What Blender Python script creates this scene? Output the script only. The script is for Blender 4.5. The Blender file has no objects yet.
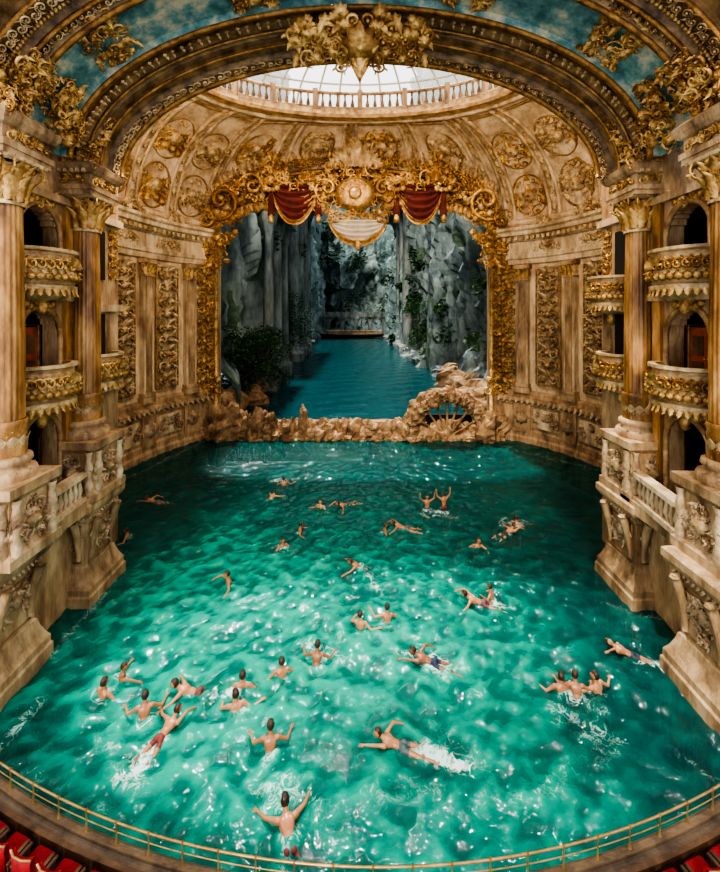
import bpy, math, random
import numpy as np
from mathutils import Vector, Matrix, noise
random.seed(7); rng=np.random.default_rng(7)
pi=math.pi
S=bpy.context.scene
COL=S.collection
H=12.0; FP=420.0; HY=312.0
def water_xy(x,y,z=0.0):
    Y=(H-z)*FP/(y-HY); return ((x-360)*Y/FP,Y)

# ------------------------------------------------------------ materials
def mat(name,c1,c2=None,scale=1.0,rough=.5,metal=0.0,bump=0.0,bscale=8.0,contrast=(.35,.65),stretch=(1,1,1),c3=None,spec=.5,vary=None,grime=0,edge=0):
    m=bpy.data.materials.new(name); m.use_nodes=True
    nt=m.node_tree; N=nt.nodes; L=nt.links; b=N['Principled BSDF']
    b.inputs['Roughness'].default_value=rough; b.inputs['Metallic'].default_value=metal
    b.inputs['Specular IOR Level'].default_value=spec
    tc=N.new('ShaderNodeTexCoord'); mp=N.new('ShaderNodeMapping'); mp.inputs['Scale'].default_value=stretch
    L.new(tc.outputs['Object'],mp.inputs['Vector'])
    def mul(a_,b_):
        mm=N.new('ShaderNodeMix'); mm.data_type='RGBA'; mm.blend_type='MULTIPLY'; mm.inputs[0].default_value=1
        L.new(a_,mm.inputs[6]); L.new(b_,mm.inputs[7]); return mm.outputs[2]
    if c2 is None:
        b.inputs['Base Color'].default_value=(*c1,1)
    else:
        n=N.new('ShaderNodeTexNoise'); n.inputs['Scale'].default_value=scale; n.inputs['Detail'].default_value=7; n.inputs['Roughness'].default_value=.65
        L.new(mp.outputs[0],n.inputs['Vector'])
        r=N.new('ShaderNodeValToRGB'); r.color_ramp.elements[0].position=contrast[0]; r.color_ramp.elements[1].position=contrast[1]
        r.color_ramp.elements[0].color=(*c1,1); r.color_ramp.elements[1].color=(*c2,1)
        if c3:
            e=r.color_ramp.elements.new((contrast[0]+contrast[1])/2); e.color=(*c3,1)
        L.new(n.outputs[0],r.inputs[0]); cur=r.outputs[0]
        if vary:
            oi=N.new('ShaderNodeObjectInfo'); r2=N.new('ShaderNodeValToRGB'); r2.color_ramp.elements[0].color=(*vary[0],1); r2.color_ramp.elements[1].color=(*vary[-1],1)
            for i,c in enumerate(vary[1:-1]): e=r2.color_ramp.elements.new((i+1)/(len(vary)-1)); e.color=(*c,1)
            L.new(oi.outputs['Random'],r2.inputs[0]); cur=mul(cur,r2.outputs[0])
        if grime:
            mp2=N.new('ShaderNodeMapping'); mp2.inputs['Scale'].default_value=(1,1,.22); L.new(tc.outputs['Object'],mp2.inputs['Vector'])
            g=N.new('ShaderNodeTexNoise'); g.inputs['Scale'].default_value=1.7; g.inputs['Detail'].default_value=8; g.inputs['Roughness'].default_value=.7; L.new(mp2.outputs[0],g.inputs['Vector'])
            r3=N.new('ShaderNodeValToRGB'); r3.color_ramp.elements[0].position=.34; r3.color_ramp.elements[1].position=.54; k=1-grime
            r3.color_ramp.elements[0].color=(k,k*.88,k*.75,1); r3.color_ramp.elements[1].color=(1,1,1,1); L.new(g.outputs[0],r3.inputs[0]); cur=mul(cur,r3.outputs[0])
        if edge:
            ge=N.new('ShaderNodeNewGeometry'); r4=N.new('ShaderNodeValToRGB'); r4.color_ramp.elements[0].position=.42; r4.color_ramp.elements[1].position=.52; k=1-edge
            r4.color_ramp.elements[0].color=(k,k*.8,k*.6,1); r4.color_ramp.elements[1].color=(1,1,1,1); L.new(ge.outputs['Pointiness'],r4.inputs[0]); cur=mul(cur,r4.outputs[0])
        L.new(cur,b.inputs['Base Color'])
    if bump>0:
        n2=N.new('ShaderNodeTexNoise'); n2.inputs['Scale'].default_value=bscale; n2.inputs['Detail'].default_value=7; n2.inputs['Roughness'].default_value=.65
        L.new(mp.outputs[0],n2.inputs['Vector'])
        bp=N.new('ShaderNodeBump'); bp.inputs['Strength'].default_value=bump; bp.inputs['Distance'].default_value=.15
        L.new(n2.outputs[0],bp.inputs['Height']); L.new(bp.outputs[0],b.inputs['Normal'])
    return m
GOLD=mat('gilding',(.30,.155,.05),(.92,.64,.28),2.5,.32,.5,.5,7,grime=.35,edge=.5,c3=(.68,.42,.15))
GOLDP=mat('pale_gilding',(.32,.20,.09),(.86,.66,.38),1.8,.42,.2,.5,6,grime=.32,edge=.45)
STONE=mat('warm_stone',(.16,.09,.045),(.64,.45,.26),.9,.58,0,.6,5,stretch=(1,1,.4),c3=(.42,.27,.14),grime=.42)
STONEL=mat('pale_stone',(.32,.21,.12),(.84,.68,.47),.7,.6,0,.6,4,stretch=(1,1,.35),c3=(.62,.46,.28),grime=.38)
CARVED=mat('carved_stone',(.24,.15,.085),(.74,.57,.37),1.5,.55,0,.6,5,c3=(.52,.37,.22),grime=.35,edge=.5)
MARBLE=mat('ochre_marble',(.14,.06,.018),(.62,.35,.14),1.3,.28,0,.2,6,stretch=(1,1,.3),c3=(.36,.18,.06),grime=.42)
BRONZE=mat('dark_bronze_moulding',(.055,.028,.012),(.32,.19,.08),1.6,.4,.2,.4,5)
COVE=mat('cove_plaster',(.36,.24,.14),(.82,.66,.46),.6,.7,0,.5,3,c3=(.60,.45,.29),grime=.32)
FRESCO=mat('fresco_paint',(.035,.11,.115),(.52,.46,.32),.75,.6,0,.15,6,contrast=(.40,.62),c3=(.12,.25,.24))
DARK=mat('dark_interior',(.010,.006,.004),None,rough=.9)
DOORM=mat('red_wood_door',(.18,.035,.014),(.34,.08,.035),3,.4)
RED=mat('crimson_velvet',(.20,.004,.008),(.42,.014,.02),3,.8,0,.2,20)
CURT=mat('burgundy_curtain',(.07,.010,.007),(.17,.028,.020),1,.85)
CREAM=mat('cream_drape',(.50,.43,.34),(.70,.63,.52),1,.8)
BRASS=mat('brass',(.28,.16,.06),(.52,.34,.15),4,.35,.6)
WOOD=mat('dark_wood',(.045,.022,.011),(.15,.08,.04),2,.5,0,.2,8)
RIMM=mat('rim_stone',(.07,.045,.03),(.26,.18,.11),1.2,.6,0,.4,6)
ROCK=mat('ochre_rock',(.12,.07,.035),(.50,.34,.19),.9,.85,0,.6,2.5,c3=(.32,.20,.11),grime=.4,spec=.2)
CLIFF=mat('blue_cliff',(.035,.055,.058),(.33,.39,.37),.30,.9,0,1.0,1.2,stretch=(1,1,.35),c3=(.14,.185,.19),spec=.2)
CLIFF2=mat('haze_tinted_cliff',(.12,.19,.20),(.42,.53,.52),.12,.95,0,1.0,.7,stretch=(1,1,.4),c3=(.23,.32,.33),spec=.1)  # paler cliff copy: distance haze painted into the colour
RUIN=mat('ruin_stone',(.08,.11,.12),(.42,.47,.45),.4,.85,0,.7,1.5,stretch=(1,1,.3),spec=.2,grime=.4)
MOSS=mat('moss',(.02,.05,.03),(.12,.19,.11),.6,.9,0,.8,3)
LEAF=mat('foliage',(.015,.055,.025),(.10,.20,.08),.8,.85,spec=.2)
BARK=mat('bark',(.06,.04,.025),(.14,.10,.06),2,.9)
WHITE=mat('white_iron',(.50,.46,.40),None,rough=.5)
HAIR=mat('dark_hair',(.012,.008,.006),(.06,.03,.016),8,.4)
EYE=mat('eye_dark',(.01,.01,.01),None,rough=.2)
LIP=mat('lips',(.28,.08,.06),None,rough=.5)
TRUNK=mat('swim_trunks',(.5,.5,.5),(.7,.7,.7),3,.6,vary=[(.02,.03,.10),(.05,.05,.05),(.35,.04,.03),(.03,.14,.18),(.30,.26,.20),(.02,.02,.05)])
SKIN=mat('skin',(.46,.205,.105),(.58,.295,.17),3,.34,vary=[(.42,.36,.33),(.92,.86,.80),(.70,.62,.55),(.95,.90,.84),(.55,.48,.42),(.82,.75,.67)])
FLOORP=mat('pool_floor',(.0,.07,.06),(.01,.16,.13),.4,.9)
CARPET=mat('auditorium_carpet',(.05,.006,.006),(.10,.015,.012),4,.95)

gl=bpy.data.materials.new('skylight_glass'); gl.use_nodes=True
nt=gl.node_tree; nt.nodes.clear(); o=nt.nodes.new('ShaderNodeOutputMaterial'); mx=nt.nodes.new('ShaderNodeMixShader'); mx.inputs[0].default_value=.25
a=nt.nodes.new('ShaderNodeBsdfTransparent'); t=nt.nodes.new('ShaderNodeBsdfTranslucent'); t.inputs[0].default_value=(1,1,1,1)
nt.links.new(a.outputs[0],mx.inputs[1]); nt.links.new(t.outputs[0],mx.inputs[2]); nt.links.new(mx.outputs[0],o.inputs[0])

def water_mat(name,deep,bright,foam=True,nscale=4.2,bstr=.5,bdist=.11,transp=.25,ior=1.40):
    m=bpy.data.materials.new(name); m.use_nodes=True
    nt=m.node_tree; N=nt.nodes; L=nt.links; b=N['Principled BSDF']; out=N['Material Output']
    tc=N.new('ShaderNodeTexCoord')
    def noi(sc,det=5,dist=0,ro=.55):
        n=N.new('ShaderNodeTexNoise'); n.inputs['Scale'].default_value=sc; n.inputs['Detail'].default_value=det; n.inputs['Distortion'].default_value=dist; n.inputs['Roughness'].default_value=ro
        L.new(tc.outputs['Object'],n.inputs['Vector']); return n
    def mth(op,a,b2,clamp=False):
        x=N.new('ShaderNodeMath'); x.operation=op; x.use_clamp=clamp
        for i,v in enumerate((a,b2)):
            if isinstance(v,(int,float)): x.inputs[i].default_value=v
            else: L.new(v,x.inputs[i])
        return x.outputs[0]
    def mix(f,c1,c2):
        x=N.new('ShaderNodeMix'); x.data_type='RGBA'
        if isinstance(f,(int,float)): x.inputs[0].default_value=f
        else: L.new(f,x.inputs[0])
        for k,c in ((6,c1),(7,c2)):
            if isinstance(c,tuple): x.inputs[k].default_value=(*c,1)
            else: L.new(c,x.inputs[k])
        return x.outputs[2]
    n1=noi(.30,4,.6)
    n3=noi(1.2,5,.6)
    if foam:
        at=N.new('ShaderNodeAttribute'); at.attribute_name='lit_tint'
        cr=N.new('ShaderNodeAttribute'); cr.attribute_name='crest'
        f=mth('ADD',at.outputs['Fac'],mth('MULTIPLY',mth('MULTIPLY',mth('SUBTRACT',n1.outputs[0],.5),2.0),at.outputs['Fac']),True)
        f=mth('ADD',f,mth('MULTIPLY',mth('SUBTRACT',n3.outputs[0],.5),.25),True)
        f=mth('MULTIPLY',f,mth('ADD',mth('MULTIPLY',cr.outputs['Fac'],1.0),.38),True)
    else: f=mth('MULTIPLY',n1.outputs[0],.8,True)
    col=mix(f,deep,bright)
    nb=noi(nscale,3,.4)
    bp=N.new('ShaderNodeBump'); bp.inputs['Strength'].default_value=bstr; bp.inputs['Distance'].default_value=bdist
    L.new(nb.outputs[0],bp.inputs['Height']); L.new(bp.outputs[0],b.inputs['Normal'])
    b.inputs['Roughness'].default_value=.05; b.inputs['IOR'].default_value=ior
    if foam:
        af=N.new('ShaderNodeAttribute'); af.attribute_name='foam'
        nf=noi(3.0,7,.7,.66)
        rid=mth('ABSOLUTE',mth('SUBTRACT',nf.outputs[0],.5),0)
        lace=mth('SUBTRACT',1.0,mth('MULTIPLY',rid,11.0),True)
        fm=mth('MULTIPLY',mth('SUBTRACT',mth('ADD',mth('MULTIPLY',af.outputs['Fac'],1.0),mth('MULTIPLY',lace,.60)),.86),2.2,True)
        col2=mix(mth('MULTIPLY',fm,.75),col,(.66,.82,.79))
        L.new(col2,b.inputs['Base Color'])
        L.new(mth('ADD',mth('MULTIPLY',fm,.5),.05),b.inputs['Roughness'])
    else: L.new(col,b.inputs['Base Color'])
    if transp>0:
        tr=N.new('ShaderNodeBsdfTransparent'); tr.inputs[0].default_value=(.45,.95,.85,1)
        ms=N.new('ShaderNodeMixShader')
        L.new(mth('SUBTRACT',transp,mth('MULTIPLY',fm,transp),True),ms.inputs[0])
        L.new(b.outputs[0],ms.inputs[1]); L.new(tr.outputs[0],ms.inputs[2]); L.new(ms.outputs[0],out.inputs[0])
    return m
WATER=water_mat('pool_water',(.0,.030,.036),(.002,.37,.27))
RIVER=water_mat('river_water',(.0,.030,.038),(.006,.075,.085),False,1.2,.5,.25,0,1.22)

# ------------------------------------------------------------ mesh builder
class MB:
    def __init__(s,mats): s.V=[];s.F=[];s.M=[];s.S=[];s.n=0;s.mats=mats
    def mi(s,m):
        if m not in s.mats: s.mats.append(m)
        return s.mats.index(m)
    def add(s,T,m=None,smooth=True):
        V,F=T; V=np.asarray(V,float).reshape(-1,3)
        k=s.mi(m) if m is not None else 0
        s.V.append(V)
        if isinstance(F,np.ndarray): fl=(F+s.n).tolist()
        else: fl=[[i+s.n for i in f] for f in F]
        s.F+=fl; s.M+=[k]*len(fl); s.S+=[smooth]*len(fl); s.n+=len(V)
    def mesh(s,name):
        me=bpy.data.meshes.new(name); V=np.concatenate(s.V)
        me.from_pydata(V.tolist(),[],s.F)
        for m in s.mats: me.materials.append(m)
        me.polygons.foreach_set('material_index',s.M); me.polygons.foreach_set('use_smooth',s.S); me.update()
        return me
    def obj(s,name,loc=(0,0,0),rot=0,parent=None):
        o=bpy.data.objects.new(name,s.mesh(name)); o.location=loc; o.rotation_euler[2]=rot; COL.objects.link(o)
        if parent: o.parent=parent
        return o
def gridF(a,b,cu=False,cv=False):
    ia=np.arange(a if cu else a-1); ib=np.arange(b if cv else b-1)
    I,J=np.meshgrid(ia,ib,indexing='ij'); I2=(I+1)%a; J2=(J+1)%b
    return np.stack([I*b+J,I2*b+J,I2*b+J2,I*b+J2],-1).reshape(-1,4)
def grid(P,cu=False,cv=False):
    P=np.asarray(P,float); return P.reshape(-1,3),gridF(P.shape[0],P.shape[1],cu,cv)
BF=np.array([[0,1,3,2],[4,6,7,5],[0,4,5,1],[2,3,7,6],[0,2,6,4],[1,5,7,3]])
def box(c,s,rz=0):
    V=np.array([[x,y,z] for x in(-.5,.5) for y in(-.5,.5) for z in(-.5,.5)])*np.array(s)
    if rz: 
        cc,ss=math.cos(rz),math.sin(rz); V=np.stack([V[:,0]*cc-V[:,1]*ss,V[:,0]*ss+V[:,1]*cc,V[:,2]],1)
    return V+np.array(c),BF
def lathe(c,prof,n=24,mod=None,ph=0,sx=1,sy=1):
    th=np.arange(n)*2*pi/n+ph; pr=np.array(prof,float)
    P=np.zeros((n,len(pr),3))
    for i,t in enumerate(th):
        k=mod(t) if mod else 1
        P[i,:,0]=pr[:,0]*k*math.cos(t)*sx; P[i,:,1]=pr[:,0]*k*math.sin(t)*sy; P[i,:,2]=pr[:,1]
    return grid(P+np.array(c),True,False)
def sq(c,prof,sx=1,sy=1):
    pr=[(r*math.sqrt(2),z) for r,z in prof]; return lathe(c,pr,4,ph=pi/4,sx=sx,sy=sy)
def ell(c,r,nu=10,nv=8,A=None):
    th=np.arange(nu)*2*pi/nu; ph=np.linspace(-pi/2+1e-3,pi/2-1e-3,nv)
    P=np.stack([np.outer(np.cos(th),np.cos(ph)),np.outer(np.sin(th),np.cos(ph)),np.outer(np.ones(nu),np.sin(ph))],-1)*np.array(r)
    if A is not None: P=P@np.array(A)
    V,F=grid(P+np.array(c),True,False)
    F=F.tolist(); F.append([i*nv for i in range(nu)][::-1]); F.append([i*nv+nv-1 for i in range(nu)])
    return V,F
def tube(pts,rad,n=6,cap=True,closed=False):
    p=np.array(pts,float); m=len(p); rad=np.broadcast_to(rad,(m,))
    if closed: T=np.roll(p,-1,0)-np.roll(p,1,0)
    else: T=np.gradient(p,axis=0)
    T/=np.linalg.norm(T,axis=1)[:,None]+1e-9
    ref=np.array([0,0,1.]) if abs(T[0,2])<.9 else np.array([1.,0,0])
    P=np.zeros((m,n,3)); a=np.cross(T[0],ref); a/=np.linalg.norm(a)
    th=np.arange(n)*2*pi/n
    for i in range(m):
        a=a-T[i]*a.dot(T[i]); a/=np.linalg.norm(a)+1e-9; b=np.cross(T[i],a)
        P[i]=p[i]+rad[i]*(np.outer(np.cos(th),a)+np.outer(np.sin(th),b))
    V,F=grid(P,closed,True); 
    if cap and not closed:
        F=F.tolist(); F.append(list(range(n))[::-1]); F.append(list(range((m-1)*n,m*n)))
    return V,F
def merge(*Ts):
    Vs=[];Fs=[];n=0
    for V,F in Ts:
        Vs.append(V); Fs+=[[i+n for i in f] for f in (F.tolist() if isinstance(F,np.ndarray) else F)]; n+=len(V)
    return np.concatenate(Vs),Fs
# ---- ornament templates (local u,v,w)
def mk_leaf(nl=6,nw=5,curl=.35):
    P=np.zeros((nl,nw,3))
    for i in range(nl):
        t=i/(nl-1)
        w=.30*(math.sin(pi*min(1,t*.86+.10))**.8)*(1+.22*math.cos(i*pi))
        for j in range(nw):
            s=j/(nw-1)*2-1
            P[i,j]=(s*w, t-.05*abs(s), .08+curl*t*t*t+.10*(1-abs(s))-.06*(s*s))
    return grid(P)
LEAFT=mk_leaf()
def mk_scroll(turn=3.1,seg=20):
    t=np.linspace(0,1,seg); r=.10+.78*(1-t)**1.7; th=-pi/2+t*turn*pi
    p=np.stack([r*np.cos(th)+.0,r*np.sin(th)+.1,.09+.08*t],1)
    rad=.045+.065*np.sin(pi*np.clip(t*1.1,0,1))
    tb=tube(p,rad,5)
    bl=ell((p[-1,0],p[-1,1],.16),(.14,.14,.13),7,5)
    def lf(ang,pos,s):
        V,F=LEAFT; V=V*s; c,q=math.cos(ang),math.sin(ang)
        return np.stack([V[:,0]*c-V[:,1]*q+pos[0],V[:,0]*q+V[:,1]*c+pos[1],V[:,2]],1),F
    return merge(tb,bl,lf(-1.9,(.45,-.25),.5),lf(-.9,(.55,.35),.38),lf(.6,(-.25,.55),.4))
SCR=mk_scroll()
def mk_ros():
    P=np.zeros((16,4,3))
    for i in range(16):
        a=i*2*pi/16; k=1+.18*math.cos(a*8/1)
        for j,(r,w) in enumerate(((.02,.30),(.2,.22),(.38*k,.20),(.48*k,.0))): P[i,j]=(r*math.cos(a),r*math.sin(a),w)
    return merge(grid(P,True,False),ell((0,0,.2),(.14,.14,.14),7,5))
ROS=mk_ros()
SHELL=grid(np.array([[( (.1+.9*r)*math.cos(a)*.6,(.1+.9*r)*math.sin(a)*.7,.1+.18*r*(1+ (i%2)*.5)) for r in np.linspace(0,1,4)] for i,a in enumerate(np.linspace(-.1,pi+.1,15))]))
def put(mb,T,O,U,V,N,s=1.0,rot=0,mir=1,off=(0,0),m=None,dz=1.0,su=1.0,sv=1.0):
    V0,F=T; u=V0[:,0]*s*mir; v=V0[:,1]*s; w=V0[:,2]*s*dz
    c,q=math.cos(rot),math.sin(rot); u,v=(u*c-v*q)*su+off[0],(u*q+v*c)*sv+off[1]
    W=np.array(O)+np.outer(u,U)+np.outer(v,V)+np.outer(w,N)
    mb.add((W,F),m)
def panel(mb,O,U,V,N,w,h,m,dz=1.0,frame=None):
    """candelabra relief: O bottom centre"""
    st=w*.55; k=max(1,int(h/st)); st=h/k
    for i in range(k):
        y=(i+.5)*st; fl=1 if i%2 else -1
        for sd in (-1,1):
            put(mb,SCR,O,U,V,N,w*.34,rot=(0 if fl>0 else pi),mir=sd*fl,off=(sd*w*.24,y),m=m,dz=dz*1.4)
            put(mb,LEAFT,O,U,V,N,w*.34,rot=-sd*.9,off=(sd*w*.10,y+st*.3),m=m,dz=dz)
            put(mb,LEAFT,O,U,V,N,w*.28,rot=-sd*2.0,off=(sd*w*.25,y+st*.1),m=m,dz=dz)
        put(mb,ROS if i%3 else SHELL,O,U,V,N,w*.30,off=(0,y),m=m,dz=dz*1.6)
        put(mb,LEAFT,O,U,V,N,w*.40,off=(0,y+st*.12),m=m,dz=dz*1.2)
    if frame:
        O=np.array(O);U=np.array(U);V=np.array(V);N=np.array(N)
        a,b,c,d=[O+U*x*w*.60+V*y+N*.05 for x,y in((-1,-.1),(1,-.1),(1,h+.1),(-1,h+.1))]
        mb.add(tube([a,b,c,d],.07*frame,4,closed=True),GOLD,False)
def cluster(mb,O,U,V,N,w,h,n,m,smin=.3,smax=.8,seed=0,dz=1.2):
    """mirrored baroque cluster"""
    r=random.Random(seed)
    for i in range(n):
        x=r.random()**.8*w/2; y=(r.random()-.5)*h*(1-.5*x/(w/2)); s=smin+(smax-smin)*r.random(); a=r.random()*2*pi; T=r.choice((SCR,SCR,LEAFT,LEAFT,ROS))
        for sd in(-1,1): put(mb,T,O,U,V,N,s,rot=sd*a,mir=sd,off=(sd*x,y),m=m,dz=dz)

# ------------------------------------------------------------ hall plan
def catmull(P,n=12):
    P=[np.array(p,float) for p in P]; Q=[2*P[0]-P[1]]+P+[2*P[-1]-P[-2]]; out=[]
    for i in range(1,len(Q)-2):
        for k in range(n):
            t=k/n; a,b,c,d=Q[i-1:i+3]
            out.append(.5*((2*b)+(-a+c)*t+(2*a-5*b+4*c-d)*t*t+(-a+3*b-3*c+d)*t**3))
    out.append(P[-1]); return np.array(out)
LP=catmull([(-14.6,41),(-17.1,37),(-18.5,32),(-18.9,27),(-17.5,22.5),(-14.5,20.2),(-12.5,19.6)])
RP=catmull([(13.6,41),(17.1,37.5),(19.3,32),(19.9,27),(18.4,22.5),(14.8,20.2),(12.6,19.6)])
CEN=np.array([0,29.])
def path_info(P):
    T=np.gradient(P,axis=0); T/=np.linalg.norm(T,axis=1)[:,None]; N=np.stack([-T[:,1],T[:,0]],1)
    sg=np.sign(((CEN-P)*N).sum(1)); N=N*np.median(sg); s=np.concatenate([[0],np.cumsum(np.linalg.norm(np.diff(P,axis=0),axis=1))]); return s,T,N
def sweep(mb,P,prof,m,smooth=False,N=None):
    if N is None: _,_,N=path_info(P)
    G=np.zeros((len(P),len(prof),3))
    for j,(o_,z) in enumerate(prof): G[:,j,:2]=P+N*o_; G[:,j,2]=z
    mb.add(grid(G),m,smooth)
def at_s(P,info,s):
    S_,T,N=info; f=lambda A:np.array([np.interp(s,S_,A[:,0]),np.interp(s,S_,A[:,1])])
    return f(P),f(T),f(N)
Zv=np.array([0,0,1.])
def v3(a,z=0): return np.array([a[0],a[1],z])

def side_wall(name,P):
    mb=MB([STONEL]); info=path_info(P); Ltot=info[0][-1]
    sweep(mb,P,[(0,3.5),(0,20.5)],STONEL,True)
    sweep(mb,P,[(.6,-2.5),(.6,.35),(.5,.55),(.5,1.0),(.4,1.15),(.4,3.3),(.5,3.4),(.5,3.55),(.75,3.75),(.75,4.0),(.35,4.15),(.35,4.5),(.25,4.6),(0,4.7)],STONE)
    sweep(mb,P,[(0,16.4),(.25,16.5),(.3,16.9),(.42,17.0),(.42,17.3),(.3,17.35),(.3,18.5),(.5,18.6),(.55,18.9),(1.05,19.1),(1.1,19.4),(1.3,19.55),(1.3,19.8),(.6,20.0),(0,20.3)],STONEL)
    s=.3
    while s<Ltot:
        p,t,n=at_s(P,info,s); a=math.atan2(t[1],t[0])
        mb.add(box(v3(p+n*.68,18.82),(.28,.5,.3),a),GOLDP,False)
        put(mb,LEAFT,v3(p+n*.75,4.1),v3(t),-Zv,v3(n),.5,m=CARVED); s+=.55
    s=2.4; k=0
    panel(mb,v3(at_s(P,info,.8)[0]+at_s(P,info,.8)[2]*.1,4.9),v3(at_s(P,info,.8)[1]),Zv,v3(at_s(P,info,.8)[2]),1.7,11.4,GOLD,1.3)
    while s<Ltot-1:
        p,t,n=at_s(P,info,s); a=math.atan2(t[1],t[0])
        mb.add(box(v3(p+n*.25,10.5),(1.05,.5,11.8),a),STONEL,False)
        mb.add(box(v3(p+n*.52,10.5),(.62,.1,10.2),a),STONE,False)
        for j in(-.42,.42):
            mb.add(tube([v3(p+n*.52+t*j,5.6),v3(p+n*.52+t*j,15.0)],.07,6),STONEL)
        for z,w,h in((4.75,1.4,.5),(5.2,1.25,.3),(16.2,1.45,.35),(15.0,1.2,.15)): mb.add(box(v3(p+n*.3,z),(w,.7,h),a),STONE,False)
        for j in(-1,0,1): put(mb,LEAFT,v3(p+n*.5,15.1),v3(t),Zv,v3(n),.9,off=(j*.4,0),m=GOLD,dz=1.2)
        for j in(-1,1): put(mb,SCR,v3(p+n*.5,15.7),v3(t),Zv,v3(n),.5,mir=j,off=(j*.45,0),m=GOLD)
        mb.add(box(v3(p+n*.35,2.2),(1.5,.5,2.6),a),STONE,False)
        put(mb,ROS,v3(p+n*.6,2.3),v3(t),Zv,v3(n),1.3,m=CARVED)
        s2=s+2.35
        if s2<Ltot-1:
            p,t,n=at_s(P,info,s2); a=math.atan2(t[1],t[0])
            mb.add(box(v3(p+n*.06,10.6),(2.1,.14,11.0),a),STONE,False)
            panel(mb,v3(p+n*.14,5.5),v3(t),Zv,v3(n),1.95,10.3,GOLDP,1.3,frame=1)
            mb.add(box(v3(p+n*.5,2.3),(2.4,.16,1.7),a),STONEL,False)
            cluster(mb,v3(p+n*.6,2.3),v3(t),Zv,v3(n),2.2,1.3,14,CARVED,.26,.5,seed=k)
            cluster(mb,v3(p+n*.32,17.9),v3(t),Zv,v3(n),2.6,.8,10,GOLDP,.3,.5,seed=k+9)
            cluster(mb,v3(p+n*1.0,20.2),v3(t),Zv,v3(n),2.0,1.4,9,GOLDP,.35,.65,seed=k+4)
        s+=4.7; k+=1
    return mb.obj(name)
side_wall('wall_left',LP); side_wall('wall_right',RP)

# ------------------------------------------------------------ back wall with stage opening
OC=-.6; OW=13.3
def ztop(x):
    q=(x-OC)/OW; return 20.3+2.6*math.sqrt(max(0,1-q*q))
mb=MB([STONEL])
xs=np.concatenate([np.linspace(OC-OW-6,OC-OW,3)[:-1],np.linspace(OC-OW,OC+OW,41),np.linspace(OC+OW,OC+OW+6,3)[1:]])
for x0,x1 in zip(xs[:-1],xs[1:]):
    xm=(x0+x1)/2
    if abs(xm-OC)>OW: mb.add(box((xm,41.5,13),(x1-x0,1,34)),STONEL,False)
    else:
        z0=ztop(xm); mb.add(box((xm,41.5,(z0+30)/2),(x1-x0,1,30-z0)),STONEL,False)
mb.add(box((OC,41.6,-.8),(2*OW,1.2,4.2)),ROCK,False)
mb.obj('wall_back')
mb=MB([GOLD]); U=np.array([1.,0,0]); Nn=np.array([0,-1.,0])
arc=[]
for i in range(61):
    ph=pi*i/60; arc.append((OC+OW*math.cos(ph)*1.0,40.6,20.3+3.0*math.sin(ph)))
mb.add(tube(arc,.36,8),GOLD); 
mb.add(tube([(x,40.4,z+.9) for x,y,z in arc],.16,6),GOLDP)
mb.add(tube([(x,40.3,z+1.7+.6*math.sin(pi*i/60)) for i,(x,y,z) in enumerate(arc)],.24,6),GOLD)
mb.add(tube([(x,40.2,z+2.3+1.2*math.sin(pi*i/60)) for i,(x,y,z) in enumerate(arc)],.14,6),GOLDP)
for i in range(1,60):
    x,y,z=arc[i]; ph=pi*i/60; sd=1 if x<OC else -1
    tg=-(math.cos(ph))*.35
    put(mb,SCR,(x,40.3,z+1.1+.4*math.sin(ph)),U,Zv,Nn,.85,rot=tg+(0 if i%2 else pi),mir=sd,m=GOLD,dz=1.8)
    put(mb,LEAFT,(x,40.2,z-.1),U,Zv,Nn,1.15 if i%2 else .8,rot=pi+tg,m=GOLD if i%2 else GOLDP,dz=1.5)
    if i%4==0: put(mb,ROS,(x,40.1,z+.5),U,Zv,Nn,.9,m=GOLDP,dz=1.5)
    put(mb,SCR,(x,39.9,z+2.0+1.0*math.sin(ph)),U,Zv,Nn,.62,rot=i*1.3,mir=sd,m=GOLD,dz=1.5)
    put(mb,LEAFT,(x,39.95,z+2.3+1.2*math.sin(ph)),U,Zv,Nn,.8,rot=tg+.4*(i%3-1),m=GOLDP,dz=1.3)
for sd in(-1,1):
    cx=OC+sd*12.6
    put(mb,SCR,(cx,39.9,22.3),U,Zv,Nn,2.2,rot=sd*.5,mir=-sd,m=GOLD,dz=1.2)
    put(mb,SCR,(cx-sd*2.9,39.7,23.9),U,Zv,Nn,1.6,rot=sd*1.5,mir=sd,m=GOLD,dz=1.2)
    put(mb,SCR,(cx-sd*5.5,39.6,24.7),U,Zv,Nn,1.4,rot=sd*1.2,mir=-sd,m=GOLD,dz=1.2)
    put(mb,SCR,(cx+sd*1.6,40,20.8),U,Zv,Nn,1.3,rot=sd*2.2,mir=sd,m=GOLD,dz=1.3)
    cluster(mb,(cx-sd*.2,40.1,20.4),U,Zv,Nn,3.0,3.4,14,GOLD,.45,.9,seed=3)
    cluster(mb,(cx-sd*4.8,39.9,23.6),U,Zv,Nn,8,2.4,22,GOLD,.45,.85,seed=31)
    jx=OC+sd*(OW+.75)
    mb.add(box((jx,40.8,10.6),(1.9,.7,19.4)),STONE,False)
    mb.add(tube([(jx-sd*.8,40.4,1.5),(jx-sd*.8,40.4,20)],.2,8),GOLD)
    panel(mb,(jx,40.45,4.5),U,Zv,Nn,1.7,14.6,GOLD,1.6)
    cluster(mb,(jx-sd*.3,40.2,5),U,Zv,Nn,2.2,3,12,GOLD,.4,.75,seed=5)
    cluster(mb,(jx-sd*.5,40.2,17.6),U,Zv,Nn,2.8,5,20,GOLD,.4,.85,seed=6)
C=np.array([OC+.15,39.2,23.0])
mb.add(lathe((0,0,0),[(0.01,.5),(.9,.45),(1.0,.6),(1.3,.55),(1.5,.25),(1.65,0)],32),GOLD)
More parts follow.
